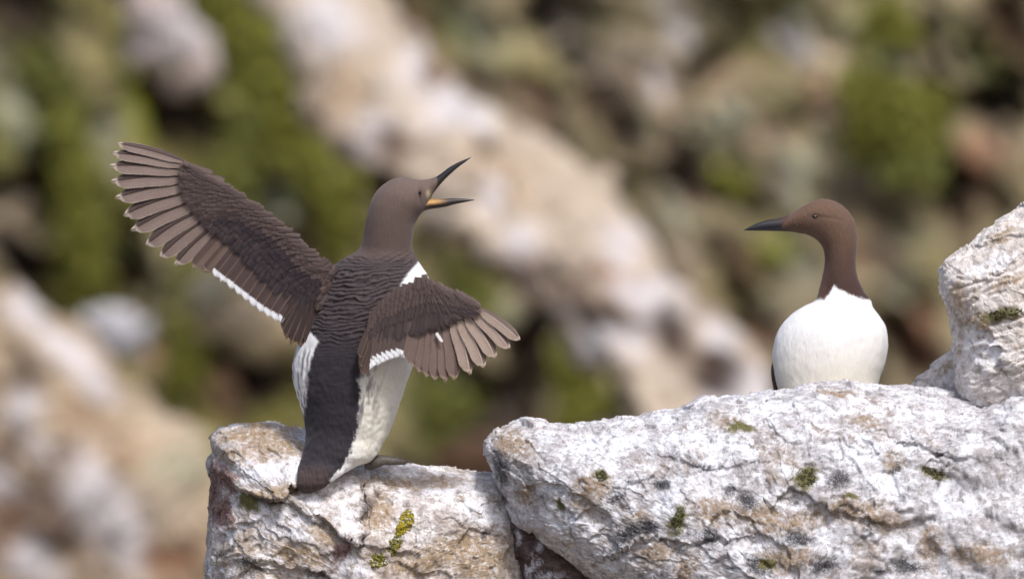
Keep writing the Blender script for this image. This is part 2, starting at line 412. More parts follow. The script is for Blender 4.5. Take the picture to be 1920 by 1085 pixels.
rock_left = rock(
    [(398,822),(412,803),(450,797),(490,790),(520,792),(545,803),(575,810),(620,838),(680,856),(740,868),(800,879),(860,884),(915,886),(955,890),(985,930),(1004,1000),(1012,1085),(1020,1300),
     (700,1750),(380,1700),(378,1300),(386,1085),(386,1020),(390,965),(396,925),(400,900),(394,868),(401,848)],
    (690, 1120), 215, .05, M_ROCK_WARM, 'perched_rock', N=1000, Mf=190, seed=1., n_exp=2.7, big=13, mid=6, fine=1.8,
    steps=[([(404,880),(440,905),(470,930),(500,941),(535,930),(552,915)], 26, 60),
           ([(545,945),(575,965),(610,985),(640,1003),(672,1018),(684,1000),(688,960)], 17, 45),
           ([(395,1010),(440,985),(470,975)], 9, 25), ([(400,1060),(470,1048),(520,1060),(600,1078)], 10, 30)],
    patches=[('tan',480,812,80,18,-5),('tan',520,835,60,16,5),('tan',450,860,50,14,10),('red',405,905,16,40,10),('red',415,960,22,28,0),('red',430,900,12,30,-20),
             ('white',520,880,90,18,8),('white',470,890,40,20,20),('tan',510,925,50,14,-10),('dark',500,938,40,5,5),('moss',470,945,20,10,30),
             ('white',450,985,50,12,-25),('dark',425,1035,26,9,-35),('white',540,990,50,24,0),('tan',560,1040,60,22,10),('dark',470,1062,24,18,20),
             ('red',640,1035,14,26,30),('tan',610,1000,34,20,20),('white',650,975,30,34,20),('dark',635,1000,40,4,28),('dark',678,1010,6,14,0),
             ('tan',705,960,28,40,10),('dark',690,945,14,26,30),('white',650,1065,50,20,0),('tan',860,1030,90,30,-10),('tan',900,1060,60,30,0),('tan',780,1060,60,24,-10),
             ('dark',915,1000,14,6,-20),('white',840,930,60,22,0),('white',900,960,50,22,10),('tan',750,905,60,8,5),('dark',600,1075,30,10,0),('tan',825,905,30,8,0)],
    label='whitish tan limestone rock with yellow lichen under the wing-spreading bird', cat='rock')
rock_right = rock(
    [(903,825),(922,802),(955,788),(985,783),(1010,787),(1026,797),(1060,795),(1120,789),(1180,780),(1240,771),(1280,765),(1320,749),(1370,740),(1430,735),(1470,729),(1520,716),(1560,712),
     (1600,714),(1650,722),(1700,728),(1760,734),(1815,748),(1860,748),(1910,728),(2000,700),(2080,950),(2080,1400),(1900,1800),(1300,1800),(1210,1400),(1160,1125),(1105,1085),(1048,1045),(1002,1012),(958,975),(946,935),(926,890),(909,852)],
    (1490, 1125), 250, -.02, M_ROCK, 'broad_rock', N=1300, Mf=230, seed=2., n_exp=2.6, big=17, mid=6.5, fine=2.0,
    steps=[([(955,985),(1000,1012),(1050,1050),(1100,1085)], 10, 20), ([(1150,1040),(1220,1010),(1290,1018),(1360,1010)], 12, 35), ([(1260,860),(1330,880),(1400,870)], 6, 30),
           ([(1560,960),(1640,985),(1740,975)], 9, 40), ([(1700,830),(1800,860),(1900,850)], 7, 40)],
    patches=[('tan',1370,795,28,10,0),('tan',960,830,40,26,40),('dark',940,880,12,30,-15),('tan',985,925,14,16,0),('tan',1110,915,34,24,-20),('moss',1128,892,12,10,0),('tan',1090,950,24,14,40),
             ('moss',1048,948,8,12,0),('white',1070,980,50,26,0),('dark',1185,1000,38,16,-30),('dark',1215,985,16,14,0),('tan',1200,970,24,12,0),('moss',1272,975,13,26,20),('dark',1400,937,22,18,20),
             ('dark',1370,915,12,10,0),('tan',1340,960,40,26,0),('dark',1330,1005,20,20,10),('tan',1420,965,50,22,10),('moss',1512,897,18,22,30),('dark',1570,900,22,20,-40),('moss',1752,886,24,9,25),
             ('dark',1680,880,7,14,-10),('tan',1675,865,18,18,0),('tan',1490,980,60,20,-15),('dark',1495,1010,30,14,0),('tan',1600,955,50,24,0),('tan',1650,975,50,20,10),('tan',1745,1020,22,28,0),
             ('dark',1700,1060,40,14,10),('tan',1230,1040,50,20,-20),('tan',1290,1060,30,20,-45),('dark',1190,1050,18,8,0),('tan',1570,735,34,8,8),('tan',1620,790,26,7,10),('dark',1240,905,20,12,0),
             ('dark',1155,930,10,8,0),('moss',1385,805,24,9,0),('tan',1480,1050,60,20,0),('dark',1420,1060,26,14,30),('tan',1840,1040,60,20,0),('moss',1440,1058,14,8,0),('dark',1650,1075,20,8,0),
             ('white',1150,830,90,20,0),('white',1330,830,90,20,0),('white',1600,850,70,24,0),('white',1250,940,40,24,-30),('white',1790,930,60,30,0),('white',1150,1060,50,18,0),('moss',1595,930,14,6,0),('dark',1545,1060,30,16,0)],
    label='broad white limestone rock blotched with dark lichen, in front of the white-breasted bird', cat='rock')
rock_tall = rock(
    [(1762,510),(1772,488),(1795,472),(1822,452),(1850,428),(1880,404),(1920,384),(1975,360),(2060,360),(2160,480),(2200,800),(2100,850),(2000,846),(1930,828),(1870,812),(1832,790),(1803,755),(1793,720),(1792,680),(1786,640),(1783,600),(1777,572),(1764,545)],
    (1985, 640), 150, -.02, M_ROCK_TALL, 'leaning_rock', N=800, Mf=150, seed=3., n_exp=2.4, big=10, mid=4.5, fine=1.6, strata=3.0,
    steps=[([(1765,520),(1800,540),(1860,520),(1920,480)], 6, 22), ([(1780,600),(1830,610),(1920,590)], 7, 25), ([(1790,680),(1850,700),(1920,690)], 6, 22)],
    patches=[('moss',1882,588,36,10,-10),('tan',1840,600,40,12,-10),('dark',1830,560,6,5,0),('dark',1840,635,8,4,0),('tan',1880,440,30,10,-30),('white',1850,500,60,16,-20),('white',1850,660,50,30,0),
             ('dark',1870,682,5,3,0),('tan',1800,560,14,40,0),('dark',1912,848,8,20,0),('tan',1890,530,30,9,-20)],
    label='tall pinkish white limestone rock leaning in at the right edge', cat='rock')
rock_back = rock(
    [(1700,735),(1722,708),(1745,690),(1766,668),(1786,654),(1830,650),(1860,720),(1850,820),(1720,830)],
    (1780, 745), 50, .10, M_ROCK_TALL, 'small_rock', N=360, Mf=70, seed=4., big=4, mid=4, fine=1.4,
    patches=[('tan',1770,690,20,10,-30)],
    label='small tan rock wedged between the broad rock and the tall rock', cat='rock')
rock_low = rock(
    [(948,968),(985,960),(1040,985),(1110,1030),(1200,1080),(1280,1200),(1230,1500),(1020,1500),(1000,1200),(982,1085),(966,1040),(956,1005)],
    (1090, 1160), 90, -.02, M_ROCK_DARK, 'purplish_rock', N=420, Mf=90, seed=5., big=9, mid=5, fine=1.8,
    patches=[('white',1003,1050,8,50,12),('white',1030,1078,34,10,0),('white',975,1010,6,20,0)],
    label='dark purplish brown rock tucked under the left end of the broad rock', cat='rock')
# ------------------------------------------------------------------ background cliff
C_ = dict(L=srgb(186, 172, 156), G=srgb(212, 210, 218), M=srgb(124, 130, 24), D=srgb(60, 47, 40), R=srgb(140, 106, 84), O=srgb(128, 120, 84), P=srgb(162, 164, 142), K=srgb(144, 128, 116), Y=srgb(158, 160, 62), B=srgb(98, 78, 62), N=srgb(84, 86, 50), T=srgb(176, 152, 126))  # D: dark brown stone, also painting the shade in gaps and under the block
# kind, x, y, rx, ry, rot, recess (metres: + is into the cliff)
BLOBS = [
 ('D',30,30,120,90,20,.35),('O',160,90,70,150,-25,-.05),('N',40,180,90,120,0,.1),('P',30,215,30,40,0,-.02),('K',30,430,60,130,0,.1),('D',60,320,60,60,0,.2),('N',70,120,60,40,0,.1),
 ('D',345,225,75,75,0,.45),('D',350,15,30,40,0,.3),('B',270,170,40,120,-15,.25),('P',205,250,28,50,0,0),('D',240,500,40,90,5,.35),('D',60,500,60,40,20,.3),('B',30,560,30,20,0,.2),
 ('O',470,250,90,260,-8,-.05),('Y',480,120,70,160,-25,-.08),('N',560,250,60,160,-20,.05),('P',560,330,50,90,0,0),('D',690,330,70,80,-20,.4),('D',630,450,40,60,20,.35),('B',560,470,40,50,0,.2),
 ('M',110,240,34,150,-14,-.04),('M',150,450,40,150,-4,-.04),('N',200,420,20,140,-6,.12),('M',250,150,26,130,-8,-.02),('M',455,60,60,120,-24,-.04),('M',545,240,44,150,-22,-.04),('Y',500,150,30,130,-22,-.05),
 ('M',440,330,46,120,4,-.02),('P',520,400,40,60,10,0),('M',640,390,34,70,14,-.03),('N',590,330,20,110,-18,.1),('O',300,420,40,130,0,0),('M',350,640,34,110,4,-.03),
 ('O',300,640,60,120,0,0),('N',440,720,60,90,0,.2),('D',490,690,50,90,0,.4),('R',230,640,40,30,50,.05),('B',420,730,60,70,30,.2),('R',330,720,60,20,40,.1),
 ('O',860,560,90,110,0,.05),('Y',880,540,40,50,0,-.03),('N',830,760,90,90,0,.15),('O',800,660,60,80,0,.1),('D',990,690,62,130,8,.55),('D',900,790,60,80,20,.3),('B',860,850,90,40,0,.2),('R',820,830,30,20,0,.1),
 ('P',950,560,50,40,0,0),('B',1010,560,70,30,10,.2),('R',980,515,70,18,0,.1),('D',1190,760,90,36,-5,.35),('B',1240,720,50,40,0,.2),
 ('R',760,60,70,50,40,.1),('N',850,40,60,60,20,.15),('P',880,30,26,50,-10,0),('P',940,90,60,30,-20,-.03),('O',1000,130,90,60,20,.05),('D',1010,20,60,50,0,.25),('B',900,170,50,30,40,.1),('B',1000,190,70,40,30,.2),('D',1080,110,40,26,0,.25),
 ('L',1060,70,40,30,0,-.04),('K',1150,140,70,40,0,.05),('L',1240,85,80,30,-10,-.06),('G',1270,25,22,50,8,-.04),('D',1160,240,70,40,35,.2),('B',1130,200,60,40,0,.15),('P',1200,230,30,20,0,0),('D',1320,110,50,24,0,.2),('K',1330,40,40,40,0,.05),
 ('K',1240,180,40,50,-20,-.02),('G',1235,180,20,30,-10,-.03),('T',1380,160,70,50,0,0),('O',1400,60,90,60,0,.1),('N',1490,30,60,50,0,.15),('G',1500,85,34,18,10,-.03),('R',1530,165,26,40,-20,.05),('T',1570,180,40,60,15,-.06),('L',1575,130,22,40,20,-.03),
 ('O',1460,190,60,60,0,0),('P',1340,250,40,60,30,0),('K',1280,300,60,50,0,.1),('B',1290,350,50,40,30,.15),('P',1380,220,40,40,0,0),('T',1440,260,50,50,0,-.02),('P',1510,285,40,24,0,-.05),('P',1480,330,60,40,20,0),('K',1600,360,50,40,0,.05),('O',1400,300,50,30,0,0),
 ('M',1640,190,60,80,0,-.1),('Y',1730,215,40,60,0,-.15),('Y',1660,40,50,50,0,-.08),('P',1650,90,40,40,0,-.02),('M',1720,310,50,40,0,-.1),('N',1700,290,100,60,0,.1),('D',1740,110,30,120,5,.3),('D',1870,190,70,70,0,.6),('D',1780,340,60,40,0,.3),('N',1840,90,60,70,0,.1),('P',1870,150,30,16,-20,-.04),('B',1890,30,60,60,0,.15),
 ('R',1850,290,70,26,0,.05),('B',1800,390,80,50,0,.15),('O',1700,420,80,60,0,.05),('T',1650,480,60,50,0,0),('O',1740,520,60,80,0,.05),('P',1690,530,40,30,0,0),('R',1720,620,50,60,0,.15),('B',1690,650,40,60,0,.25),
 ('Y',1370,345,26,22,-30,-.06),('D',1410,370,40,20,-35,.2),('K',1450,340,30,40,0,0),('P',1490,360,20,40,0,0),('O',1440,470,60,60,0,0),('M',1460,480,36,50,0,-.05),('P',1510,510,30,30,0,0),('P',1440,550,34,30,0,0),('B',1380,480,40,50,0,.1),('O',1380,560,40,60,0,.05),('R',1420,610,40,40,30,.1),('R',1590,460,30,30,0,0),('B',1650,400,40,30,0,.1),
 ('P',1290,420,30,30,0,-.02),('K',1270,470,30,40,0,.05),('O',1170,370,30,30,30,.1)]
STREAKS = []   # further stains on the pale boulders (kind, x, y, rx, ry, rot)

def blob_fields(X, Y, q, base, blobs):
    ud = X * .72 + Y * .69; vd = X * .69 - Y * .72; qd = np.stack([ud / 170., vd / 48., 0 * ud], -1)
    al = 34 * fbm(qd, 3); ac = 24 * fbm(qd + 50, 3); wx = X + al * .72 + ac * .69; wy = Y + al * .69 - ac * .72
    col = np.broadcast_to(np.asarray(base, float), X.shape + (3,)).copy(); rec = np.zeros(X.shape)
    for b in blobs:
        kind, x, y, rx, ry, rot = b[:6]
        ca, sa = math.cos(math.radians(rot)), math.sin(math.radians(rot))
        ex = ((wx - x) * ca + (wy - y) * sa) / rx; ey = (-(wx - x) * sa + (wy - y) * ca) / ry
        f = (.72 if kind in 'GLPT' else .95) * sstep(1.5, .3, np.hypot(ex, ey))
        col = col * (1 - f[..., None]) + np.asarray(C_[kind]) * f[..., None]
        if len(b) > 6: rec = rec + b[6] * sstep(1.2, .7, np.hypot(ex, ey))
    return col, rec

CW = np.linspace(-2500, 4420, 560); CH = np.linspace(-1200, 2000, 310)
Xc, Yc = np.meshgrid(CW, CH)
qc = np.stack([Xc, Yc, 0 * Xc], -1)
left_mix = sstep(900, 500, Xc)
base_c = np.asarray(srgb(108, 104, 52)) * left_mix[..., None] + np.asarray(srgb(138, 127, 99)) * (1 - left_mix[..., None])
tmp = np.array(base_c); rec = np.zeros(Xc.shape)
ud = Xc * .55 + Yc * .84; vd = Xc * .84 - Yc * .55                      # along and across the dip of the beds
qd = np.stack([ud / 150., vd / 42., 0 * ud], -1); along = 75 * fbm(qd, 3); across = 22 * fbm(qd + 50, 3)
wxc = Xc + along * .55 + across * .84; wyc = Yc + along * .84 - across * .55
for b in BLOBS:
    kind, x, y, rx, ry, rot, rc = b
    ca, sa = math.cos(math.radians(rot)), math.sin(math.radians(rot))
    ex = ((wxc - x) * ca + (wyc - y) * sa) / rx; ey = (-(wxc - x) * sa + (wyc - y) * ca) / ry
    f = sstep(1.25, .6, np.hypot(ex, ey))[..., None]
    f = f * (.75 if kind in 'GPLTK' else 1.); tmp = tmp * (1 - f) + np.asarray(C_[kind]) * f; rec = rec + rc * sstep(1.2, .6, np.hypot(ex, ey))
# beyond the frame the cliff goes on as patchy stone and moss
out = np.clip(np.maximum(np.maximum(-Xc, Xc - 1920), np.maximum(-Yc, Yc - 1085)) / 150, 0, 1)
gen = np.where((fbm(qc / 180. + 9, 3) > .1)[..., None], np.asarray(C_['L']), np.asarray(C_['O']))
gen = np.where((fbm(qc / 140. + 70, 3) > .35)[..., None], np.asarray(C_['M']), gen)
tmp = tmp * (1 - out[..., None]) + gen * out[..., None]
fq = np.stack([wxc * .87 + wyc * .5, (wyc * .87 - wxc * .5) * .55, 0 * wxc + 3.3], -1)      # beds dip to the right
tone_n = facets(fq / 60. + 4, 7); tmp = tmp * np.clip(1 + .40 * tone_n + .2 * facets(fq / 26. + 1, 8), .5, 1.5)[..., None]  # random tone for each broken facet
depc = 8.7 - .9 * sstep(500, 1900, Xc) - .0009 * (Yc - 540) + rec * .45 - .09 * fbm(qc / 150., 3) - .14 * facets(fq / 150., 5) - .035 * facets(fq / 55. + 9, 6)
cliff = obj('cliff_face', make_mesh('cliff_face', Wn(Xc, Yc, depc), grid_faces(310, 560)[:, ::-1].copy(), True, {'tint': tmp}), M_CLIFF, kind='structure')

def tint_fn(base, blobs):
    def f(X, Y, q):
        c, _ = blob_fields(X, Y, q, base, blobs); return c
    return f
def bg_boulder(name, outline, centre, T, depth, blobs, base, label, seed, **kw):
    return rock(outline, centre, T, depth, M_CLIFF, name, N=320, Mf=90, Mb=20, seed=seed, n_exp=2.2, big=kw.pop('big', 26), mid=9, fine=3,
                tint=tint_fn(base, blobs), label=label, cat='boulder', group='limestone boulders of the cliff behind', **kw)
bg_boulder('limestone_slab', [(420,-160),(640,-140),(720,10),(775,75),(835,160),(905,190),(965,240),(1060,285),(1135,340),(1195,420),(1225,500),(1300,560),(1375,615),(1440,690),(1470,790),(1440,900),(1300,930),(1262,800),(1252,735),(1190,700),(1085,668),(1060,610),(990,560),(925,505),(865,455),(800,415),(760,340),(690,300),(640,285),(590,220),(545,110),(490,10)],
    (1010, 440), 240, 6.4,
    [('G',610,40,70,50,20),('T',640,160,60,60,0),('T',620,240,40,60,-20),('G',770,120,44,50,-10),('G',715,260,40,50,20),('G',850,210,60,50,0),('R',840,145,36,14,30),('G',880,230,40,30,0),('T',950,330,80,60,20),('L',1000,300,60,50,0),('G',915,370,30,30,0),
     ('G',980,460,40,40,0),('L',1080,400,90,70,20),('G',1160,460,44,40,0),('T',1050,560,70,24,10),('R',1150,520,60,20,25),('B',1140,580,70,26,10),('R',1240,440,20,70,-30),('R',1260,500,80,16,38),('G',1200,540,50,26,0),('G',1240,590,50,40,0),('G',1150,640,70,40,5),
     ('B',1250,618,40,34,0),('B',1340,680,60,44,20),('G',1350,625,40,30,30),('G',1390,720,70,50,20),('L',1130,690,80,30,5),('L',1290,730,40,60,0),('R',1390,590,60,14,35),('B',745,290,60,44,20),('B',1000,512,110,34,8),('D',1125,592,100,42,14),('D',1255,622,44,40,0),('D',1345,684,60,44,20),('B',1235,455,30,80,-35),('B',1305,545,80,24,38),('R',845,150,44,24,25)],
    C_['L'], 'long pale limestone slab running diagonally down the blurred cliff behind the birds', 11., slant=-2.5, big=34)
bg_boulder('low_boulder', [(-160,480),(-40,505),(20,555),(80,592),(140,618),(195,662),(238,722),(300,772),(370,815),(440,890),(480,1000),(520,1300),(300,1500),(-100,1500),(-260,1200),(-300,700)],
    (120, 900), 260, 6.6,
    [('G',60,600,60,30,30),('G',120,650,60,36,30),('B',40,725,30,22,0),('G',40,775,40,36,20),('G',70,845,34,30,0),('G',180,720,60,30,35),('T',160,800,70,60,0),('L',300,830,80,60,30),('B',110,960,70,100,-10),('G',190,930,60,110,-25),('G',10,900,30,60,-30),('G',60,1050,80,30,40),('B',10,850,20,40,0),('R',20,980,30,60,0),
     ('P',350,880,60,50,0),('L',320,960,60,60,0),('G',240,1020,50,60,0),('R',330,1050,60,40,0),('T',250,850,50,40,0)],
    srgb(168, 150, 128), 'big pale boulder streaked with white at the lower left, out of focus', 12.)
bg_boulder('square_block', [(180,-120),(310,-130),(345,20),(385,70),(414,130),(392,160),(330,168),(275,160),(245,110),(225,20)], (310, 60), 90, 8.0,
    [('G',330,60,60,50,30),('K',300,130,60,30,0),('P',320,120,30,16,0)], srgb(196, 182, 178), 'square pinkish grey block jutting from the cliff at top left', 13., big=10)
bg_boulder('tan_boulder', [(345,520),(400,505),(470,550),(540,600),(560,640),(500,665),(440,655),(400,640),(370,590)], (450, 590), 60, 7.9,
    [('L',470,600,60,40,20),('P',400,550,40,30,0)], srgb(176, 160, 128), 'tan boulder just below the trailing edge of the raised wing', 14., big=8)
bg_boulder('bluish_stone', [(160,600),(190,575),(240,580),(275,610),(268,660),(225,675),(180,650)], (220, 625), 40, 7.4, [('G',210,610,50,40,0)], srgb(184, 186, 192), 'small bluish white stone above the big lower left boulder', 15., big=6)
bg_boulder('wet_stone', [(830,850),(870,825),(930,815),(990,800),(1040,820),(1060,900),(1000,960),(860,950)], (940, 890), 60, 7.2, [('B',940,850,60,40,0),('R',860,870,40,20,0)], srgb(116, 92, 76), 'dull brown stone low in the gap between the two foreground rocks', 16., big=8)

# hanging tufts of moss and sea-cliff plants
cliff_bvh = None
def tuft(name, x, y, rx, ry, rot, depth, n, mat, label, size=16, seed=1, droop=.8):
    r = np.random.default_rng(seed)
    a = r.uniform(0, 2 * np.pi, n); rad = np.sqrt(r.uniform(0, 1, n)) * np.where(r.uniform(0, 1, n) < .3, 1.35, 1.) * (1 + .25 * np.sin(a * 3 + seed))
    ca, sa = math.cos(math.radians(rot)), math.sin(math.radians(rot))
    ox = rad * np.cos(a) * rx; oy = rad * np.sin(a) * ry
    X = x + ox * ca - oy * sa; Y = y + ox * sa + oy * ca
    hump = np.sqrt(np.clip(1 - (rad / 1.3) ** 2, 0, 1))
    D = depth - .03 * hump * r.uniform(.2, 1, n) - .05 * fbm(np.stack([X, Y, 0 * X], -1) / 25., 2)
    base = Wn(X, Y, D)
    k = (DIST + depth) / DIST * S * size
    dirn = np.stack([r.normal(0, .6, n), -r.uniform(.1, .8, n), -droop + r.normal(0, .5, n)], -1); dirn /= np.linalg.norm(dirn, axis=1)[:, None]
    side = np.cross(dirn, r.normal(size=(n, 3))); side /= np.linalg.norm(side, axis=1)[:, None]
    ln = r.uniform(.7, 1.5, n)[:, None] * k; wd = r.uniform(.3, .55, n)[:, None] * k
    V = np.stack([base - dirn * ln * .3, base + side * wd, base + dirn * ln, base - side * wd], 1).reshape(-1, 3)
    F = np.arange(4 * n).reshape(-1, 4)
    tv = np.clip(r.uniform(0, 1, n) * .6 + .4 * hump, 0, 1)
    tint = np.repeat(tv, 4)[:, None] * np.ones(3)
    return obj(name, make_mesh(name, V, F, False, {'tint': tint}), mat, label=label, cat='moss', group='moss on the cliff behind')
for i, (nm, x, y, rx, ry, rot, d, n, mat, lab) in enumerate([
    ('moss_curtain', 150, 440, 34, 150, -4, 7.9, 2600, M_MOSS_BG, 'bright olive moss hanging in a tall strip left of the raised wing'),
    ('moss_curtain', 115, 230, 34, 120, -14, 8.1, 1600, M_MOSS_BG2, 'darker green moss above the bright strip at far left'),
    ('moss_slope', 450, 60, 44, 130, -25, 7.7, 2000, M_MOSS_BG, 'moss slope running down from the top edge beside the square block'),
    ('moss_slope', 545, 240, 40, 160, -22, 7.7, 2400, M_MOSS_BG, 'broad mossy slope along the upper left side of the diagonal slab'),
    ('moss_slope', 440, 350, 36, 110, 5, 7.8, 900, M_MOSS_BG2, 'olive moss directly above the middle of the raised wing'),
    ('moss_curtain', 640, 390, 26, 80, 14, 7.8, 700, M_MOSS_BG, 'green moss between the raised wing and the calling bird\'s head'),
    ('moss_curtain', 345, 640, 28, 100, 5, 7.3, 1200, M_MOSS_BG, 'olive moss hanging below the trailing edge of the raised wing'),
    ('moss_curtain', 1082, 735, 42, 80, 0, 6.5, 1300, M_MOSS_BG, 'yellowish green moss strip just above the left end of the broad rock'),
    ('moss_cushion', 1640, 200, 56, 70, 10, 6.6, 1500, M_MOSS_BG, 'large green moss cushion high above the white-breasted bird'),
    ('moss_cushion', 1730, 235, 42, 66, 0, 6.5, 1300, M_MOSS_BG, 'yellow green moss cushion beside the dark hollow at top right'),
    ('moss_cushion', 1715, 320, 46, 30, 0, 6.5, 700, M_MOSS_BG2, 'low green moss cushion under the two large ones at upper right'),
    ('moss_cushion', 1665, 45, 44, 44, 0, 6.6, 800, M_MOSS_BG, 'moss tuft touching the top edge at the right'),
    ('moss_cushion', 1372, 345, 26, 20, -30, 6.8, 400, M_MOSS_BG, 'small moss tuft up and left of the white-breasted bird\'s bill'),
    ('moss_cushion', 880, 545, 40, 60, 0, 7.6, 500, M_MOSS_BG2, 'dull green moss behind the calling bird\'s white breast'),
    ('moss_cushion', 830, 770, 50, 60, 0, 7.6, 500, M_MOSS_BG2, 'dull green moss below the drooping wing')]):
    tuft(nm, x, y, rx, ry, rot, (8.52 - .9 * float(sstep(500, 1900, x))) - .0009 * (y - 540), n, mat, lab, seed=i + 1)

# ground below the rocks, out of the picture
gx = np.linspace(-60, 60, 160); gy = np.r_[np.linspace(-80, -4, 30), np.linspace(-3.8, 10, 110)]
Gx, Gy = np.meshgrid(gx, gy)
Gz = -1.02 + .08 * fbm(np.stack([Gx, Gy, 0 * Gx], -1) / .8, 3)
obj('ground', make_mesh('ground', np.stack([Gx, Gy, Gz], -1), grid_faces(len(gy), len(gx)), True), M_GROUND, kind='structure')

# ------------------------------------------------------------------ birds
def loft(sections, n, m, pts=None):
    """sections rows: ax, ay, bx, by (two opposite silhouette points, px), half depth px, centre depth px -> (n, m, 3) world, plus px arrays"""
    c = spline(sections, n)
    a = np.linspace(0, 2 * np.pi, m, endpoint=False)
    A = c[:, None, 0:2]; B = c[:, None, 2:4]
    mid = (A + B) / 2; half = (B - A) / 2
    pxy = mid + half * np.cos(a)[None, :, None]
    dep = (c[:, None, 5] - c[:, None, 4] * np.sin(a)[None, :]) * S
    return pxy[..., 0], pxy[..., 1], dep, a, c
def close_caps(P, F, n, m):
    V = P.reshape(-1, 3); c0 = P[0].mean(0); c1 = P[-1].mean(0)
    V = np.vstack([V, c0, c1]); k = n * m
    tri = [(j, (j + 1) % m, k, k) for j in range(m)]
    faces = [tuple(f) for f in F] + [((j + 1) % m, j, k) for j in range(m)] + [((n-1)*m + j, (n-1)*m + (j+1) % m, k + 1) for j in range(m)]
    return V, faces

# depth of the rock's surface at a pixel: the bird stands on what is really there
def surf(o, px, py, dflt=0.):
    me = o.data
    n = len(me.vertices); co = np.empty(n * 3, np.float32); me.vertices.foreach_get('co', co); co = co.reshape(-1, 3)
    k = (DIST + co[:, 1]) / DIST * S
    x = co[:, 0] / k + 960; y = 542.5 - co[:, 2] / k
    sel = np.hypot(x - px, y - py) < 7
    return float(co[sel, 1].min()) if sel.any() else dflt
d_foot = surf(rock_left, 700, 884); d_tail = surf(rock_left, 578, 915)
print('foot/tail depth', d_foot / S, d_tail / S)
BD = d_foot / S               # depth (px units) of the calling bird's feet
TD = d_tail / S
DK = srgb(48, 44, 52); BR = srgb(84, 70, 66); BRH = srgb(104, 89, 83); WH = srgb(234, 235, 238); CREAM = srgb(222, 218, 204)

# ---- calling bird: back towards us, head turned right
bird1 = obj('seabird', None, label='dark brown seabird with wings spread and bill wide open, standing on the left rock', cat='bird', group='seabirds on the rocks')
bird1.location = tuple(W(650, 890, BD * S))
BO = Vector(bird1.location)
def child(name, me, mat, parent, **kw):
    o = obj(name, me, mat, parent, **kw)
    return o
def local(P): return np.asarray(P) - np.array(BO)
b0 = BD - 10
sec1 = [ # ax ay bx by halfdepth centre
 (566,922,584,925, 3, TD-8),(557,908,604,915, 10, TD-16),(558,884,634,894, 20, (TD-22)*.8+b0*.2),(564,858,668,874, 34, (TD-20)*.5+b0*.5),(571,832,697,862, 46, TD*.25+b0*.75-10),(573,800,716,836, 56, b0-10),(563,760,737,790, 66, b0-6),
 (551,722,754,742, 76, b0-2),(548,690,768,702, 82, b0),(555,655,783,662, 87, b0+2),(566,622,797,622, 90, b0+4),(580,590,806,588, 90, b0+5),(594,556,810,556, 87, b0+5),
 (606,526,806,526, 80, b0+5),(622,501,793,503, 70, b0+4),(646,484,781,484, 58, b0+3),(672,468,775,470, 48, b0+2),(680,448,773,456, 44, b0),(684,425,775,438, 43, b0),(689,400,778,420, 43, b0),
 (698,372,786,405, 43, b0),(714,350,796,394, 41, b0-1),(738,335,801,388, 37, b0-1),(762,333,804,381, 31, b0-2),(784,337,808,371, 24, b0-3),(803,336,815,358, 16, b0-4),(818,331,823,348, 10, b0-5)]
n1, m1_ = 420, 240
X, Y, D, A1, c1 = loft(sec1, n1, m1_)
P = Wn(X, Y, D); Nn = grid_normals(P, True)
if (Nn[200, 60] @ (P[200, 60] - P[200].mean(0))) < 0: Nn = -Nn
near = np.sin(A1)[None, :] + 0 * X
q = np.stack([X, Y, D / S], -1)
# mantle barring: overlapping rows of short feathers, on the upper back
arc = Y + .10 * (X - 700) + .0011 * (X - 690) ** 2 + 11 * noise(q / np.array([95., 40., 95.])) + 4.5 * noise(q / np.array([38., 16., 38.]) + 5) + 3.4 * noise(q / np.array([15., 9., 15.]) + 5)
saw = (arc / 8.2 + .22 * noise(q / np.array([22., 26., 22.]) + 90)) % 1.0
barr = (.07 + .93 * sstep(690, 590, Y)) * sstep(800, 690, Y) * sstep(462, 492, Y) * (sstep(-.35, .05, near))
rowh = np.where(saw < .82, saw / .82, (1 - saw) / .18)
barr = barr * sstep(-6, 10, X - np.interp(Y, [480, 600, 640, 660, 700, 760], [560, 560, 597, 588, 577, 573])) * sstep(6, -8, X - np.interp(Y, [480, 500, 545, 600, 660, 700], [790, 774, 746, 722, 682, 676]))
disp = barr * 3.3 * (rowh - .5) * (.55 + .9 * np.clip(noise(q / np.array([34., 14., 34.]) + 60) + .5, 0, 1)) + barr * 1.2 * noise(q / 6.)
disp = disp + .9 * noise(q / np.array([4., 12., 4.])) * sstep(660, 720, Y) + .8 * noise(q / np.array([12., 9., 12.])) * sstep(640, 720, Y) + 1.6 * fbm(q / 30., 2) * sstep(480, 520, Y)
# brow furrow behind the eye, and a hollow at the gape
disp = disp - 2.6 * np.exp(-(((X - 789) / 5) ** 2 + ((Y - 364) / 15) ** 2)) * (near > 0)
P = P + Nn * (disp * S)[..., None]
# plumage pattern, with some shading painted in
col = np.zeros(X.shape + (3,)); col[:] = WH
yb = [480, 495, 515, 540, 600, 640, 660, 700, 760, 820, 850, 880, 900, 930]
xr = [792, 781, 763, 748, 722, 690, 682, 676, 674, 668, 656, 636, 616, 640]     # right border of the dark back
xl = [560, 560, 560, 560, 560, 597, 588, 577, 573, 560, 555, 550, 540, 530]     # left border
jag = (3 * noise(q / np.array([5., 26., 5.])) + 3 * noise(q / 16.)) * (.25 + .75 * sstep(560, 640, Y))
XR = np.interp(Y, yb, xr) + jag; XL = np.interp(Y, yb, xl) + jag * .8
dark = sstep(-4, 4, XR - X + 4 * noise(q / 4.) * sstep(540, 600, Y)) * sstep(-3, 3, X - XL + 2 * noise(q / 4.)) * (near > -.15)
dark = np.maximum(dark, (near <= -.15) * (Y < 500) )
dkc = DK + (np.asarray(BR) - DK) * (sstep(700, 560, Y)[..., None] * .35)
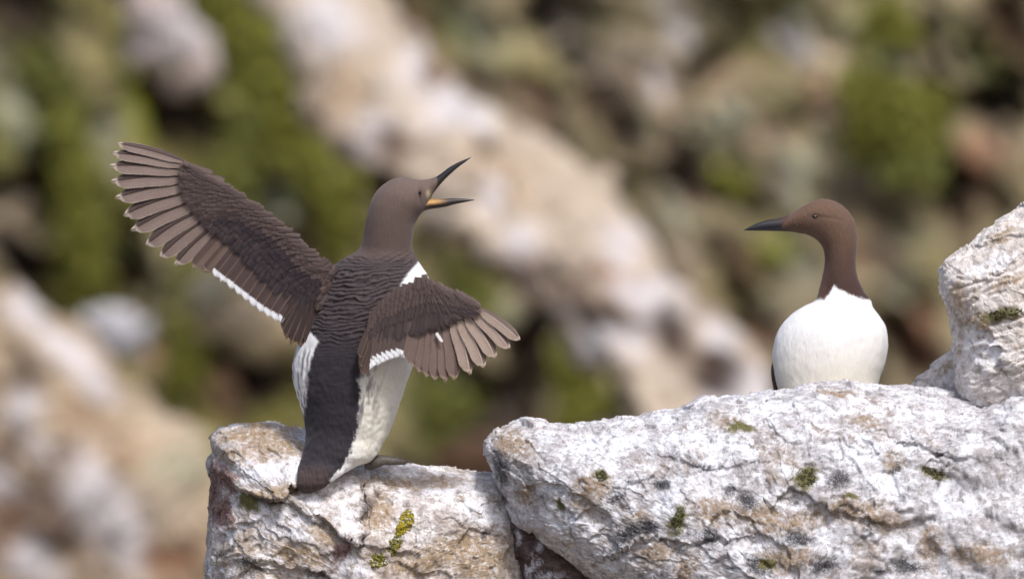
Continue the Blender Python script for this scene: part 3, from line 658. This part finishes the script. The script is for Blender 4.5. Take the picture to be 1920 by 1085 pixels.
dkc = dkc * (1 + 1.25 * (barr * (rowh - .42))[..., None])  # ridge crests painted lighter and grooves darker, relief shading in the colour
headw = sstep(500, 468, Y)[..., None]
dkc = dkc * (1 - headw) + (np.asarray(BR) + (np.asarray(BRH) - BR) * sstep(470, 350, Y)[..., None]) * headw  # head lightens towards the crown: top light put into the colour
tailw = (sstep(862, 892, Y) * sstep(640, 600, X))[..., None]
dkc = dkc * (1 - tailw * .5) + np.asarray(srgb(92, 74, 70)) * tailw * .5
col = col * (1 - dark[..., None]) + dkc * dark[..., None]
hd = (Y < 500) & (X < XR + 2)
hd2 = np.where(Y < 478, 1., 0.)[..., None]; col = col * (1 - hd2) + dkc * hd2
cr = (sstep(640, 720, Y) * sstep(640, 690, X))[..., None] * (1 - dark[..., None]) ; col = col * (1 - .8 * cr) + np.asarray(CREAM) * .8 * cr
# flank streaks
strk = noise(np.stack([X - .12 * (700 - Y), Y, D / S], -1) / np.array([7., 120., 7.]) + 9) + .4 * noise(q / np.array([3., 50., 3.]))
fl_l = sstep(.02, .30, strk) * (X < XL + 4) * sstep(640, 670, Y) * sstep(830, 760, Y) * .75
fl_r = sstep(.0, .4, strk) * sstep(60, 2, X - XR) * sstep(660, 690, Y) * sstep(830, 760, Y) * (X > XR - 4) * .85
fl = np.clip(fl_l + fl_r, 0, 1)[..., None]; col = col * (1 - fl) + np.asarray(srgb(92, 88, 100)) * fl
# pale lore and gape skin
g = np.exp(-(((X - 803) / 4) ** 2 + ((Y - 363) / 7) ** 2))[..., None] * (near > .1)[..., None]; col = col * (1 - .8 * g) + np.asarray(srgb(206, 188, 150)) * .8 * g
g = np.exp(-(((X - 789) / 2.4) ** 2 + ((Y - 365) / 11) ** 2))[..., None] * (near > .1)[..., None]; col = col * (1 - .75 * g) + np.asarray(srgb(44, 36, 34)) * .75 * g
V, F = close_caps(local(P), grid_faces(n1, m1_, True), n1, m1_)
colv = np.vstack([col.reshape(-1, 3), col[0, 0], col[-1, 0]])
child('body', make_mesh('body', V, F, True, {'plum': colv}), M_BODY, bird1)

def bill(name, secs, parent, tint, n=60, m=32):
    X, Y, D, a, c = loft(secs, n, m)
    P = Wn(X, Y, D); V, F = close_caps(P - np.array(parent.location), grid_faces(n, m, True), n, m)
    col = tint(X, Y, np.sin(a)[None, :] + 0 * X, np.cos(a)[None, :] + 0 * X, np.linspace(0, 1, n)[:, None] + 0 * X)
    colv = np.vstack([col.reshape(-1, 3), col[0, 0], col[-1, 0]])
    return obj(name, make_mesh(name, V, F, True, {'plum': colv}), M_BILL, parent)
def tint_bill(X, Y, near, side, t):
    c = np.asarray(srgb(38, 36, 40)) + 0 * X[..., None]
    f = sstep(.32, .1, t)[..., None]; c = c * (1 - f) + np.asarray(srgb(84, 66, 56)) * f
    return c
bill('upper_bill', [(798,338,806,372,13,b0-4),(812,334,815,359,11,b0-5),(826,326,829,342,8.5,b0-6),(842,314,845,326,6.5,b0-7),(858,305,860,313,5,b0-8),(872,299,873,303.5,3,b0-9),(883,294.5,883,295.5,.6,b0-10)], bird1, tint_bill)
def tint_low(X, Y, near, side, t):
    c = np.asarray(srgb(46, 42, 42)) + 0 * X[..., None]
    f = (sstep(.35, -.1, side) * sstep(.6, .3, t))[..., None]; c = c * (1 - f) + np.asarray(srgb(178, 136, 78)) * f
    g = sstep(.35, .05, t)[..., None] * (1 - f); c = c * (1 - g) + np.asarray(srgb(86, 66, 50)) * g
    return c
bill('lower_bill', [(784,378,782,402,16,b0-2),(798,374,799,394,12,b0-4),(812,373,814,391,9,b0-6),(832,372.5,834,388,7,b0-7),(852,372,853,383,5,b0-8),(872,372.5,872,379,3.2,b0-9),(889,374,889,375.5,.7,b0-10)], bird1, tint_low)

def uv_sphere(c, r, name, mat, parent, sq=(1, 1, 1), n=14, m=20):
    th = np.linspace(.001, np.pi - .001, n)[:, None]; ph = np.linspace(0, 2 * np.pi, m, endpoint=False)[None]
    P = np.stack([np.sin(th) * np.cos(ph) * sq[0], np.sin(th) * np.sin(ph) * sq[1], np.cos(th) * sq[2] + 0 * ph], -1) * r + np.asarray(c)
    V, F = close_caps(P, grid_faces(n, m, True), n, m)
    return obj(name, make_mesh(name, V, F, True), mat, parent)
uv_sphere(local(W(787, 361, (b0 - 31) * S)), 3.8 * S, 'eye', M_EYE, bird1, (.75, .7, .95))

# ---- feathers
def feather_mesh(name, asym=.42, tip=.5, bend=.0, cup=.10, nv=11, ragged=0., seed=0, basew=.35, shaft=.035, bow=0.):
    """unit feather: x across (-.5...5), y along 0..1, z normal; a proud shaft and cambered vanes"""
    r = np.random.default_rng(seed)
    v = np.r_[0, .04, np.linspace(.12, .8, nv - 7), .88, .94, .975, .992, 1.][:nv + 4]
    us = np.array([0, .16, asym - .05, asym, asym + .05, .72, 1.])
    w = (basew + (1 - basew) * sstep(0, .35, v)) * np.where(v > 1 - tip * .5, np.clip(1 - ((v - (1 - tip * .5)) / (tip * .5)) ** 2, 0, 1) ** (.62 if nv > 11 else .8), 1)
    w = np.maximum(w, .02)
    V, UV = [], []
    for i, vv in enumerate(v):
        for u in us:
            x = (u - asym) * w[i] + bend * (vv ** 2) - bow * 4 * (vv - vv * vv) + (asym - .5)
            yy = vv - .05 * abs(u - asym) * (vv > .85) + (ragged * r.normal() * .02 if vv > .7 else 0)
            z = shaft * (1 if abs(u - asym) < .01 else 0) - cup * abs(u - asym) ** 1.5 * (1 + .6 * (u > asym)) - .02 * vv * vv
            V.append((x, yy, z)); UV.append((u, vv))
    F = grid_faces(len(v), len(us))
    return make_mesh(name, V, F, True, uv=np.array(UV))
FM = {}
def fmesh(kind, mat, k):
    key = (kind, mat.name, k)
    if key not in FM:
        par = dict(primary=dict(asym=.34, tip=.56, bend=.04, cup=.10, nv=13, bow=.24), secondary=dict(asym=.42, tip=.34, bend=.05, cup=.10, shaft=.02),
                   covert=dict(asym=.45, tip=.95, bend=.03, cup=.05, nv=9, basew=.7, shaft=.008), down=dict(asym=.5, tip=.9, bend=0, cup=.25, nv=9, basew=.6))[kind]
        par['bend'] *= (1, -.4, .5)[k % 3]
        me = feather_mesh(kind + '_feather', seed=k, ragged=(0, 1, .6)[k % 3], **par); me.materials.append(mat); FM[key] = me
    return FM[key]
frng = np.random.default_rng(21)
def place_feather(name, kind, mat, base, tip, width, parent, normal=(0, -1, 0), roll=0., flip=1, k=None):
    """base, tip in world metres"""
    b = Vector(base); d = Vector(tip) - b; L = d.length; yv = d / L
    nv = Vector(normal); nv = (nv - yv * nv.dot(yv)).normalized(); xv = yv.cross(nv)
    if roll: 
        R = Matrix.Rotation(roll, 3, yv); nv = R @ nv; xv = R @ xv
    xv = xv * -flip            # u = 0 is the leading vane
    k = int(frng.integers(0, 3)) if k is None else k
    me = fmesh(kind, mat, k)
    o = bpy.data.objects.new(name, me); COL.objects.link(o); o.parent = parent
    w = width * S
    M = Matrix((( xv.x*w, yv.x*L, nv.x*w, 0), (xv.y*w, yv.y*L, nv.y*w, 0), (xv.z*w, yv.z*L, nv.z*w, 0), (0, 0, 0, 1)))
    off = b - BO
    M.translation = off
    o.matrix_local = M
    return o

def build_wing(LE, GC, flights, depth_fn, rows, bird, flip, normal, arm_pts, arm_depth, dens, cov_mats, wlab, dir_of):
    """LE/GC polylines in px from wing tip side to body; flights = (base px, tip px, width, mat, kind)"""
    # the fleshy arm under the feathers
    ax = np.asarray(arm_pts, float)
    X, Y, D, a, c = loft(ax, 60, 24)
    D = D + depth_fn(X, Y) * S + arm_depth * S
    P = Wn(X, Y, D); V, F = close_caps(local(P), grid_faces(60, 24, True), 60, 24)
    wing = obj('wing', make_mesh('wing', V, F, True), M_WING, bird, label=wlab)
    wing_children = wing
    n = len(flights)
    for i, (b, t, w, mat, kind) in enumerate(flights):
        o = i * .55      # proximal feathers lie on top
        db = depth_fn(*b) - 1.0 - o * .4; dt = depth_fn(*t) - .5 - o
        place_feather('primary_feather' if kind == 'primary' else 'secondary_feather', kind, mat, W(b[0], b[1], db * S), W(t[0], t[1], dt * S), w, wing, normal, roll=.10 * flip, flip=flip)
    for ri, (g, ln, wd, cnt, mats, s0, s1) in enumerate(rows):
        for j in range(cnt):
            s = s0 + (s1 - s0) * (j + .5 * (ri % 2) + frng.uniform(-.15, .15)) / cnt
            s = min(max(s, 0), 1)
            le = lerp_poly(LE, s); gc = lerp_poly(GC, s)
            tip = le + (gc - le) * (g + frng.uniform(-.02, .02))
            dv = dir_of(s, g); dv = dv / np.linalg.norm(dv)
            ang = frng.normal(0, .07); dv = np.array([dv[0]*math.cos(ang)-dv[1]*math.sin(ang), dv[0]*math.sin(ang)+dv[1]*math.cos(ang)])
            L = ln * 1.25 * frng.uniform(.9, 1.12)
            base = tip - dv * L
            if ri == 0 and g > .95: tip = tip + dv * frng.uniform(-6, 5)
            lift = 9 + .6 * ri + .02 * j
            dt = depth_fn(*tip) - lift + .5; db = depth_fn(*base) - lift + 1.8
            mat = mats[int(frng.integers(0, len(mats)))]
            mat = (M_COVL if (g < .3 or (flip < 0 and g < .5)) else M_COVL if (s < .34 + frng.normal(0, .07) and flip > 0) else M_COV if (s < .50 + frng.normal(0, .10) or flip < 0) else M_COVD)
            place_feather('covert_feather', 'covert', mat, W(base[0], base[1], db * S), W(tip[0], tip[1], dt * S), wd * 1.75 * frng.uniform(.9, 1.1), wing, normal, roll=frng.normal(0.02 * flip, .025), flip=flip)
    return wing

# raised wing (left in the photograph)
dL = lambda x, y: b0 - 30 + .22 * (600 - x) * 1.0 - .0002 * (600 - x) ** 2
prim_t = [(217,270),(208,289),(205,315),(208,345),(217,376),(231,408),(248,437),(273,464),(300,486),(331,501)]
prim_b = [(352,308),(352,316),(354,326),(358,338),(364,350),(373,364),(384,378),(396,393),(408,406),(421,419)]
sec_t = [(364,506),(384,511),(401,521),(416,532),(430,543),(444,554),(458,565),(472,576),(486,587),(500,596),(513,603),(526,609)]
fl = []
for i in range(10): fl.append((prim_b[i], prim_t[i], (21, 26, 31, 34, 36, 37, 37, 36, 34, 33)[i], M_PRIM, 'primary'))
for i, t in enumerate(sec_t):
    s = i / 11; fl.append(((432 + 150 * s, 430 + 105 * s), t, 36, M_SECB if i < 2 else M_SEC, 'secondary'))
for i, t in enumerate([(531,622),(536,636),(548,646),(562,651),(578,648),(592,640)]):
    s = i / 5; fl.append(((580 + 28 * s, 530 + 30 * s), t, 30, M_TERT, 'secondary'))
LE_L = [(330,296),(352,306),(378,322),(410,342),(442,364),(472,386),(502,408),(532,434),(560,462),(588,492),(610,512)]
GC_L = [(326,306),(320,340),(334,376),(350,412),(372,436),(402,458),(436,494),(470,530),(508,566),(548,598),(592,612)]
fdirs = [np.array(f[1], float) - np.array(f[0], float) for f in fl]
fdirs = [d / np.linalg.norm(d) for d in fdirs]
def dirL(s, g):
    x = np.interp(s, [0, .1, .2, .3, .4, .5, .62, .75, .9, 1.], [0, 2, 4, 6, 8, 10, 13, 16, 21, 26])
    x = min(x, len(fdirs) - 1.001); i = int(x); d = fdirs[i] * (1 - (x - i)) + fdirs[i + 1] * (x - i)
    return d * (.35 + .65 * g) + np.array([-.80, -.55]) * (1 - g) * (.75 if s < .9 else .2)
rowsL = [ # tip fraction, length, width, count, materials, s range: shingled from the trailing rows up to the leading edge
 (1.00, 74, 17, 44, [M_COV, M_COV, M_COVD], .0, 1.), (.80, 54, 17, 38, [M_COV, M_COVD], .0, 1.), (.64, 38, 20, 30, [M_COV, M_COVD], .05, 1.), (.50, 32, 18, 30, [M_COVD, M_COV], .08, 1.),
 (.38, 27, 17, 30, [M_COV, M_COVL], .1, 1.), (.27, 25, 16, 30, [M_COVL, M_COV], .1, 1.), (.17, 24, 15, 30, [M_COVL, M_COV], .1, 1.), (.12, 24, 11, 34, [M_COVL], .1, .98), (.07, 26, 8, 36, [M_COVL, M_COV], .04, .98)]
armL = [(628,505,632,560,10,0),(606,504,604,585,15,0),(575,478,570,580,15,0),(535,440,520,545,14,0),(490,402,462,500,12,0),(440,366,410,450,10,0),(390,332,368,405,8,0),(350,308,338,360,5,0),(332,299,326,320,2,0)]
wing_l = build_wing(LE_L, GC_L, fl, dL, rowsL, bird1, 1, (0.15, -1, .25), armL, 6, 1, None, 'raised wing seen from above, pale tan primaries fanned at the tip', dirL)

# drooping wing (right in the photograph)
dR = lambda x, y: b0 - 92 - .16 * np.maximum(0, np.asarray(x) - 700) - .00018 * (np.asarray(x) - 700) ** 2 - .10 * (np.asarray(y) - 600)
prim_t = [(975,640),(955,656),(927,673),(905,691),(877,703),(849,714),(830,717),(812,715),(796,709),(782,700)]
prim_b = [(888,577),(876,580),(864,584),(852,588),(842,591),(832,593),(824,594),(816,594),(808,592),(800,590)]
fr = []
for i in range(10): fr.append((prim_b[i], prim_t[i], (24, 28, 31, 32, 32, 30, 28, 26, 25, 25)[i], M_PRIM_R if i < 5 else M_SECB, 'primary'))
for i, t in enumerate([(771,690),(764,680),(757,673),(749,670),(740,672),(731,675),(722,678),(713,682),(704,686),(696,690),(689,694)]):
    s = i / 10; fr.append(((795 - 82 * s, 578 + 10 * s), t, 26, M_SECB if i < 2 else M_SEC, 'secondary'))
for i, t in enumerate([(684,702),(678,706),(675,690),(674,672)]):
    s = i / 3; fr.append(((716 - 16 * s, 588 + 10 * s), t, 17, M_TERT, 'secondary'))
LE_R = [(935,592),(905,576),(876,565),(848,555),(822,547),(800,540),(776,545),(750,558),(724,575),(702,596),(688,622)]
GC_R = [(918,600),(893,596),(872,606),(852,616),(834,624),(812,630),(782,640),(752,648),(724,652),(700,658),(684,668)]
fdirsR = [np.array(f[1], float) - np.array(f[0], float) for f in fr]; fdirsR = [d / np.linalg.norm(d) for d in fdirsR]
def dirR(s, g):
    x = np.interp(s, [0, .1, .2, .3, .4, .5, .6, .75, .9, 1.], [0, 0, 1, 3, 5, 8, 11, 15, 19, 23])
    x = min(x, len(fdirsR) - 1.001); i = int(x); d = fdirsR[i] * (1 - (x - i)) + fdirsR[i + 1] * (x - i)
    return d * (.5 + .5 * g) + np.array([.6 if s < .5 else -.1, .5]) * (1 - g) * .5
rowsR = [(1.00, 62, 13, 44, [M_COVL, M_COV], .05, 1.), (.66, 50, 12, 40, [M_COVL, M_COVL, M_COV], .05, 1.), (.40, 38, 12, 32, [M_COVL, M_COVL, M_COV], .06, 1.), (.2, 28, 12, 26, [M_COVL], .1, .98), (.05, 22, 12, 22, [M_COVL], .1, .95)]
armR = [(700,600,690,650,10,14),(726,577,716,652,14,8),(756,558,750,648,14,2),(790,545,790,640,14,0),(822,549,822,628,12,0),(852,558,850,615,9,0),(880,568,872,602,6,0),(905,577,898,592,3,0)]
wing_r = build_wing(LE_R, GC_R, fr, dR, rowsR, bird1, -1, (0.1, -1, .25), armR, 6, 1, None, 'half folded wing drooping towards the viewer, pale brown primaries splayed', dirR)
place_feather('covert_feather', 'covert', M_WHITEF, W(818, 624, (dR(815, 618) - 10) * S), W(830, 642, (dR(833, 643) - 12.3) * S), 8, wing_r, flip=-1)
# scapulars over the shoulders
for i in range(12):
    s = i / 11; bx_, by_ = 632 - 22 * s + frng.uniform(-5, 5), 500 + 60 * s * s + frng.uniform(-4, 4)
    place_feather('covert_feather', 'covert', (M_COV, M_COVL, M_TERT)[i % 3], W(bx_, by_, (b0 - 44) * S), W(bx_ - 16 + frng.uniform(-5, 5), by_ + 16 + 10 * s, (b0 - 47) * S), 19, wing_l)
for i in range(10):
    s = i / 9; bx_, by_ = 762 - 40 * s, 545 + 24 * s
    place_feather('covert_feather', 'covert', (M_COV, M_COVL)[i % 2], W(bx_, by_, (b0 - 100) * S), W(bx_ - 14 + 18 * (1 - s), by_ + 24, (b0 - 104) * S), 17, wing_r, flip=-1)

# ---- webbed foot
def tube(pts, rad, m=10):
    p = np.asarray(pts, float); n = len(p); tang = np.gradient(p, axis=0); tang /= np.linalg.norm(tang, axis=1)[:, None]
    up = np.array([0, 0, 1.]); ring = []
    for i in range(n):
        s_ = np.cross(tang[i], up); s_ = s_ / np.linalg.norm(s_) if np.linalg.norm(s_) > 1e-3 else np.array([1., 0, 0]); u_ = np.cross(s_, tang[i])
        a = np.linspace(0, 2 * np.pi, m, endpoint=False)[:, None]
        ring.append(p[i] + rad[i] * (np.cos(a) * s_ + np.sin(a) * u_))
    return close_caps(np.array(ring), grid_faces(n, m, True), n, m)
def foot_mesh(name, heel, toes, ankle, org):
    """heel, toe tips, ankle: world points"""
    VV, FF = [], []
    def add(V, F):
        k = sum(len(v) for v in VV); VV.append(np.asarray(V)); FF.extend([tuple(int(i) + k for i in f) for f in F])
    px = S
    add(*tube([ankle, ankle * .5 + heel * .5, heel], [11*px, 10*px, 11*px]))
    tips = []
    for t in toes:
        k1 = heel * .62 + t * .38 + np.array([0, 0, 9 * px]); k2 = heel * .3 + t * .7 + np.array([0, 0, 5.5 * px])
        add(*tube([heel + np.array([0, 0, 3*px]), k1, k2, t + np.array([0, 0, 2*px])], [11*px, 9*px, 7.5*px, 4.5*px]))
        d = (t - heel) / np.linalg.norm(t - heel)
        add(*tube([t + np.array([0, 0, 2.5*px]), t + d * 6 * px + np.array([0, 0, 2*px]), t + d * 11 * px - np.array([0, 0, 2*px])], [2.8*px, 2*px, .5*px], 8))
        tips.append((k1, k2, t))
    for a_, b_ in zip(tips[:-1], tips[1:]):      # web between the toes
        r = []
        for f in np.linspace(0, 1, 7):
            sag = np.array([0, 0, -2.5 * px * math.sin(math.pi * f)])
            r.append([heel + np.array([0, 0, 2*px]), a_[0]*(1-f)+b_[0]*f + sag, a_[1]*(1-f)+b_[1]*f + sag, (a_[2]*(1-f)+b_[2]*f)*(1-.16*math.sin(math.pi*f)) + heel*.16*math.sin(math.pi*f) + sag + np.array([0,0,1.5*px])])
        add(np.array(r).reshape(-1, 3), grid_faces(7, 4))
    return make_mesh(name, np.vstack(VV) - np.array(org), FF, True)
def RS(o, px, py): return W(px, py, surf(o, px, py, BD * S))
heel = W(694, 874, (BD - 22) * S)
foot1 = foot_mesh('foot', heel, [W(762, 868, (BD - 22) * S), W(752, 865, (BD - 2) * S), W(732, 862, (BD + 8) * S)], W(694, 846, (BD - 4) * S), BO)
child('foot', foot1, M_FOOT, bird1)
heel2 = W(664, 884, (BD + 46) * S)
child('foot', foot_mesh('foot', heel2, [W(724, 874, (BD + 90) * S), W(706, 872, (BD + 104) * S), W(680, 872, (BD + 108) * S)], W(668, 850, (BD + 30) * S), BO), M_FOOT, bird1)

# ---- resting bird: breast towards us, head turned left
bird2 = obj('seabird', None, label='white-breasted brown-headed seabird with closed bill behind the right rock', cat='bird', group='seabirds on the rocks')
R0 = 95
bird2.location = tuple(W(1555, 850, R0 * S)); BO2 = np.array(bird2.location)
sec2 = [(1520,866,1600,866,20,R0),(1495,850,1622,850,45,R0),(1476,800,1634,800,64,R0),(1464,750,1641,750,76,R0),(1455,715,1649,712,82,R0),(1449,680,1659,680,86,R0),(1450,650,1665,648,86,R0),(1460,618,1662,616,82,R0),(1481,592,1650,594,74,R0+2),
 (1508,574,1637,576,62,R0+4),(1529,562,1632,562,50,R0+6),(1536,542,1620,546,42,R0+8),(1542,518,1609,522,37,R0+8),(1546,497,1605,502,35,R0+8),(1546,478,1605,484,34,R0+7),(1542,463,1607,462,34,R0+6),
 (1534,452,1606,436,34,R0+4),(1523,444,1600,410,34,R0+2),(1511,439,1584,389,34,R0),(1500,437,1562,376,33,R0-2),(1489,435,1540,373,30,R0-4),(1479,434,1519,379,25,R0-6),(1468,433.5,1498,391,20,R0-8),(1459,433,1482,401,14,R0-10)]
n2, m2_ = 360, 220
X, Y, D, A2, c2 = loft(sec2, n2, m2_)
P = Wn(X, Y, D); Nn = grid_normals(P, True)
if (Nn[120, 55] @ (P[120, 55] - P[120].mean(0))) < 0: Nn = -Nn
near = np.sin(A2)[None, :] + 0 * X
q = np.stack([X, Y, D / S], -1)
disp = .45 * noise(q / np.array([3., 12., 3.])) + (1.0 * fbm(q / np.array([30., 44., 30.]), 2) + .4 * noise(q / np.array([8., 18., 8.]))) * sstep(540, 580, Y) - 1.6 * np.exp(-(((X - 1527) / 8) ** 2 + ((Y - 405.5) / 5) ** 2)) * (near > 0)
disp = disp - .9 * np.exp(-((Y - (406 + .06 * (X - 1527) + .012 * np.maximum(0, X - 1540) ** 1.6)) / 3) ** 2) * sstep(1528, 1540, X) * sstep(1592, 1570, X) * (near > .1) * (Y < 440)
P = P + Nn * (disp * S)[..., None]
bordery = np.interp(X, [1440, 1500, 1537, 1545, 1556, 1564, 1572, 1590, 1610, 1626, 1660], [590, 572, 560, 562, 548, 534, 541, 551, 558, 562, 560]) + 2.0 * noise(q / np.array([4., 4., 4.])) 
brown = np.maximum(sstep(4, -4, Y - bordery + 3 * noise(q / np.array([3., 7., 3.]))) * (near > 0), (near < .0) * 1.0 * sstep(600, 560, Y))
brown = np.maximum(brown, (near < -.22) * 1.0)
hc = np.asarray(srgb(112, 78, 60)) + 0 * X[..., None]
up = sstep(560, 420, Y)[..., None]; hc = np.asarray(srgb(62, 42, 38)) * (1 - up) + np.asarray(srgb(100, 78, 65)) * up  # lit head top and shaded neck base painted into the brown
side_l = (sstep(1560, 1542, X) * sstep(440, 480, Y))[..., None]; hc = hc * (1 - .5 * side_l) + np.asarray(srgb(112, 74, 60)) * .5 * side_l  # lighter left side of the neck, light painted in
fb = sstep(560, 640, Y)[..., None]; hc = hc * (1 - fb) + np.asarray(DK) * fb
lore = np.exp(-(((X - 1490) / 22) ** 2 + ((Y - 424) / 10) ** 2))[..., None]; hc = hc * (1 - .4 * lore) + np.asarray(srgb(74, 52, 42)) * .4 * lore
eyep = np.exp(-(((X - 1529) / 13) ** 2 + ((Y - 406) / 6) ** 2))[..., None] * (near > 0)[..., None]; hc = hc * (1 - .55 * eyep) + np.asarray(srgb(58, 38, 32)) * .55 * eyep
whc = np.asarray(WH) * (1 - sstep(600, 730, Y)[..., None]) + np.asarray(srgb(220, 215, 202)) * sstep(600, 730, Y)[..., None]  # breast goes cream lower down: soft shade put into the white
col = whc * (1 - brown[..., None]) + hc * brown[..., None]
V, F = close_caps(P - BO2, grid_faces(n2, m2_, True), n2, m2_)
obj('body', make_mesh('body', V, F, True, {'plum': np.vstack([col.reshape(-1, 3), col[0, 0], col[-1, 0]])}), M_BODY, bird2)
def tint_bill2(X, Y, near, side, t):
    c = np.asarray(srgb(34, 34, 40)) + 0 * X[..., None]
    f = sstep(1455, 1490, X + 12 * side)[..., None]; c = c * (1 - f) + np.asarray(srgb(84, 62, 50)) * f
    g = np.exp(-((Y - (424 + (1480 - X) * .05)) / 1.2) ** 2)[..., None] * .5; return c * (1 - g) + np.asarray((.008, .008, .01)) * g
bill('closed_bill', [(1486,433,1496,394,18,R0-9),(1470,433.5,1478,403,13,R0-11),(1454,433.2,1459,409.5,9.5,R0-13),(1438,432.8,1441,412.5,7,R0-14),(1422,432.5,1423,417.5,5,R0-15),(1407,432.2,1407.5,424,3,R0-16),(1394.5,431.8,1394.5,431,.7,R0-17)], bird2, tint_bill2)
uv_sphere(W(1528, 406, (R0 - 4 - 28.5) * S) - BO2, 6.2 * S, 'eye', M_EYE, bird2, (.9, .6, .55))
for sgn, xs in ((-1, [(1474,640,1484,645,5,R0+40),(1456,662,1478,666,12,R0+38),(1445.5,690,1475,695,18,R0+40),(1450,730,1482,735,18,R0+44),(1466,780,1500,785,14,R0+50),(1490,840,1515,842,6,R0+60),(1505,862,1512,862,1,R0+64)]),
                (1, [(1634,640,1646,636,5,R0+40),(1636,662,1660,660,12,R0+38),(1632,690,1656,688,18,R0+40),(1624,730,1646,728,18,R0+44),(1612,780,1638,778,14,R0+50),(1600,840,1622,838,6,R0+60),(1604,862,1610,862,1,R0+64)])):
    Xw, Yw, Dw, a, c = loft(xs, 60, 28)
    Pw = Wn(Xw, Yw, Dw); V, F = close_caps(Pw - BO2, grid_faces(60, 28, True), 60, 28)
    cw = np.broadcast_to(np.asarray(srgb(70, 54, 46)), (len(V), 3))
    obj('wing', make_mesh('wing', V, F, True, {'plum': np.array(cw)}), M_BODY, bird2)
for fx in (1530, 1590):
    hl = W(fx, 872, (R0 - 5) * S)
    obj('foot', foot_mesh('foot', hl, [W(fx - 26, 880, (R0 - 40) * S), W(fx, 880, (R0 - 52) * S), W(fx + 26, 880, (R0 - 40) * S)], W(fx, 845, R0 * S), BO2), M_FOOT, bird2)
# tail of the resting bird
Xt, Yt, Dt, a, c = loft([(1515,840,1605,840,16,R0+60),(1525,870,1597,870,12,R0+78),(1536,890,1588,890,7,R0+90),(1548,902,1576,902,3,R0+98)], 30, 24)
V, F = close_caps(Wn(Xt, Yt, Dt) - BO2, grid_faces(30, 24, True), 30, 24)
obj('tail', make_mesh('tail', V, F, True, {'plum': np.array(np.broadcast_to(np.asarray(DK), (len(V), 3)))}), M_BODY, bird2)
# its ledge, hidden behind the broad rock
rock([(1400,905),(1450,888),(1520,884),(1600,884),(1660,888),(1720,905),(1760,1000),(1740,1500),(1400,1500),(1370,1000)], (1560, 1100), 150, .16, M_ROCK_WARM, 'ledge_rock', N=300, Mf=60, Mb=40, seed=6., big=6, back=.9,
     label='rock ledge hidden behind the broad rock, under the white-breasted bird', cat='rock')

# ------------------------------------------------------------------ cushions of moss and lichen on the near rocks
def cushion(o, spots, mat, n, size, name, seed):
    r = np.random.default_rng(seed); me = o.data
    co = np.empty(len(me.vertices) * 3, np.float32); me.vertices.foreach_get('co', co); co = co.reshape(-1, 3)
    no = np.empty(len(me.vertices) * 3, np.float32); me.vertices.foreach_get('normal', no); no = no.reshape(-1, 3)
    if (no * (co - co.mean(0))).sum() < 0: no = -no; print('inward normals', o.name)
    k = (DIST + co[:, 1]) / DIST * S; x = co[:, 0] / k + 960; y = 542.5 - co[:, 2] / k
    VV, FF, TT = [], [], []
    for (sx, sy, rx, ry, rot) in spots:
        ca, sa = math.cos(math.radians(rot)), math.sin(math.radians(rot))
        ex = ((x - sx) * ca + (y - sy) * sa) / rx; ey = (-(x - sx) * sa + (y - sy) * ca) / ry
        rr = np.hypot(ex, ey) + .35 * noise(np.stack([x, y, 0 * x], -1) / 9.)
        idx = np.where((rr < 1) & (no[:, 1] < .3) & (co[:, 1] < .05))[0]
        if len(idx) == 0: continue
        for i in r.choice(idx, min(n, len(idx)), replace=False):
            s_ = size * S * r.uniform(.6, 1.4); c = co[i] + no[i] * s_ * .25
            b = len(VV) * 6
            V = np.array([(1,0,0),(-1,0,0),(0,1,0),(0,-1,0),(0,0,1),(0,0,-1)]) * s_ * r.uniform(.6, 1.2, (6, 1)) + r.normal(0, .25 * s_, (6, 3)) + c
            VV.append(V); FF += [(b+a, b+bb, b+cc) for a, bb, cc in ((0,2,4),(2,1,4),(1,3,4),(3,0,4),(2,0,5),(1,2,5),(3,1,5),(0,3,5))]
            TT += [r.uniform(0, 1)] * 6
    if VV:
        t = np.array(TT)[:, None] * np.ones(3)
        obj(name, make_mesh(name, np.vstack(VV), np.array(FF), True, {'tint': t}), mat, o, kind='stuff')
cushion(rock_left, [(762,975,13,20,10),(752,992,9,12,10)], M_MOSS_YEL, 230, 1.9, 'lichen_patch', 1)
cushion(rock_left, [(742,1018,11,22,25),(710,1050,18,13,-20)], M_MOSS_YELG, 190, 1.8, 'moss_patch', 2)
cushion(rock_right, [(1128,892,11,9,0)], M_MOSS_GRN, 100, 1.6, 'moss_patch', 3)
cushion(rock_right, [(1272,972,10,20,20)], M_MOSS_GRN, 140, 1.6, 'moss_patch', 4)
cushion(rock_right, [(1512,897,15,18,30)], M_MOSS_GRN, 180, 1.6, 'moss_patch', 5)
cushion(rock_right, [(1752,886,22,8,25)], M_MOSS_GRN, 160, 1.6, 'moss_patch', 6)
cushion(rock_tall, [(1885,586,30,7,-8)], M_MOSS_GRN, 70, 2.0, 'moss_patch', 7)
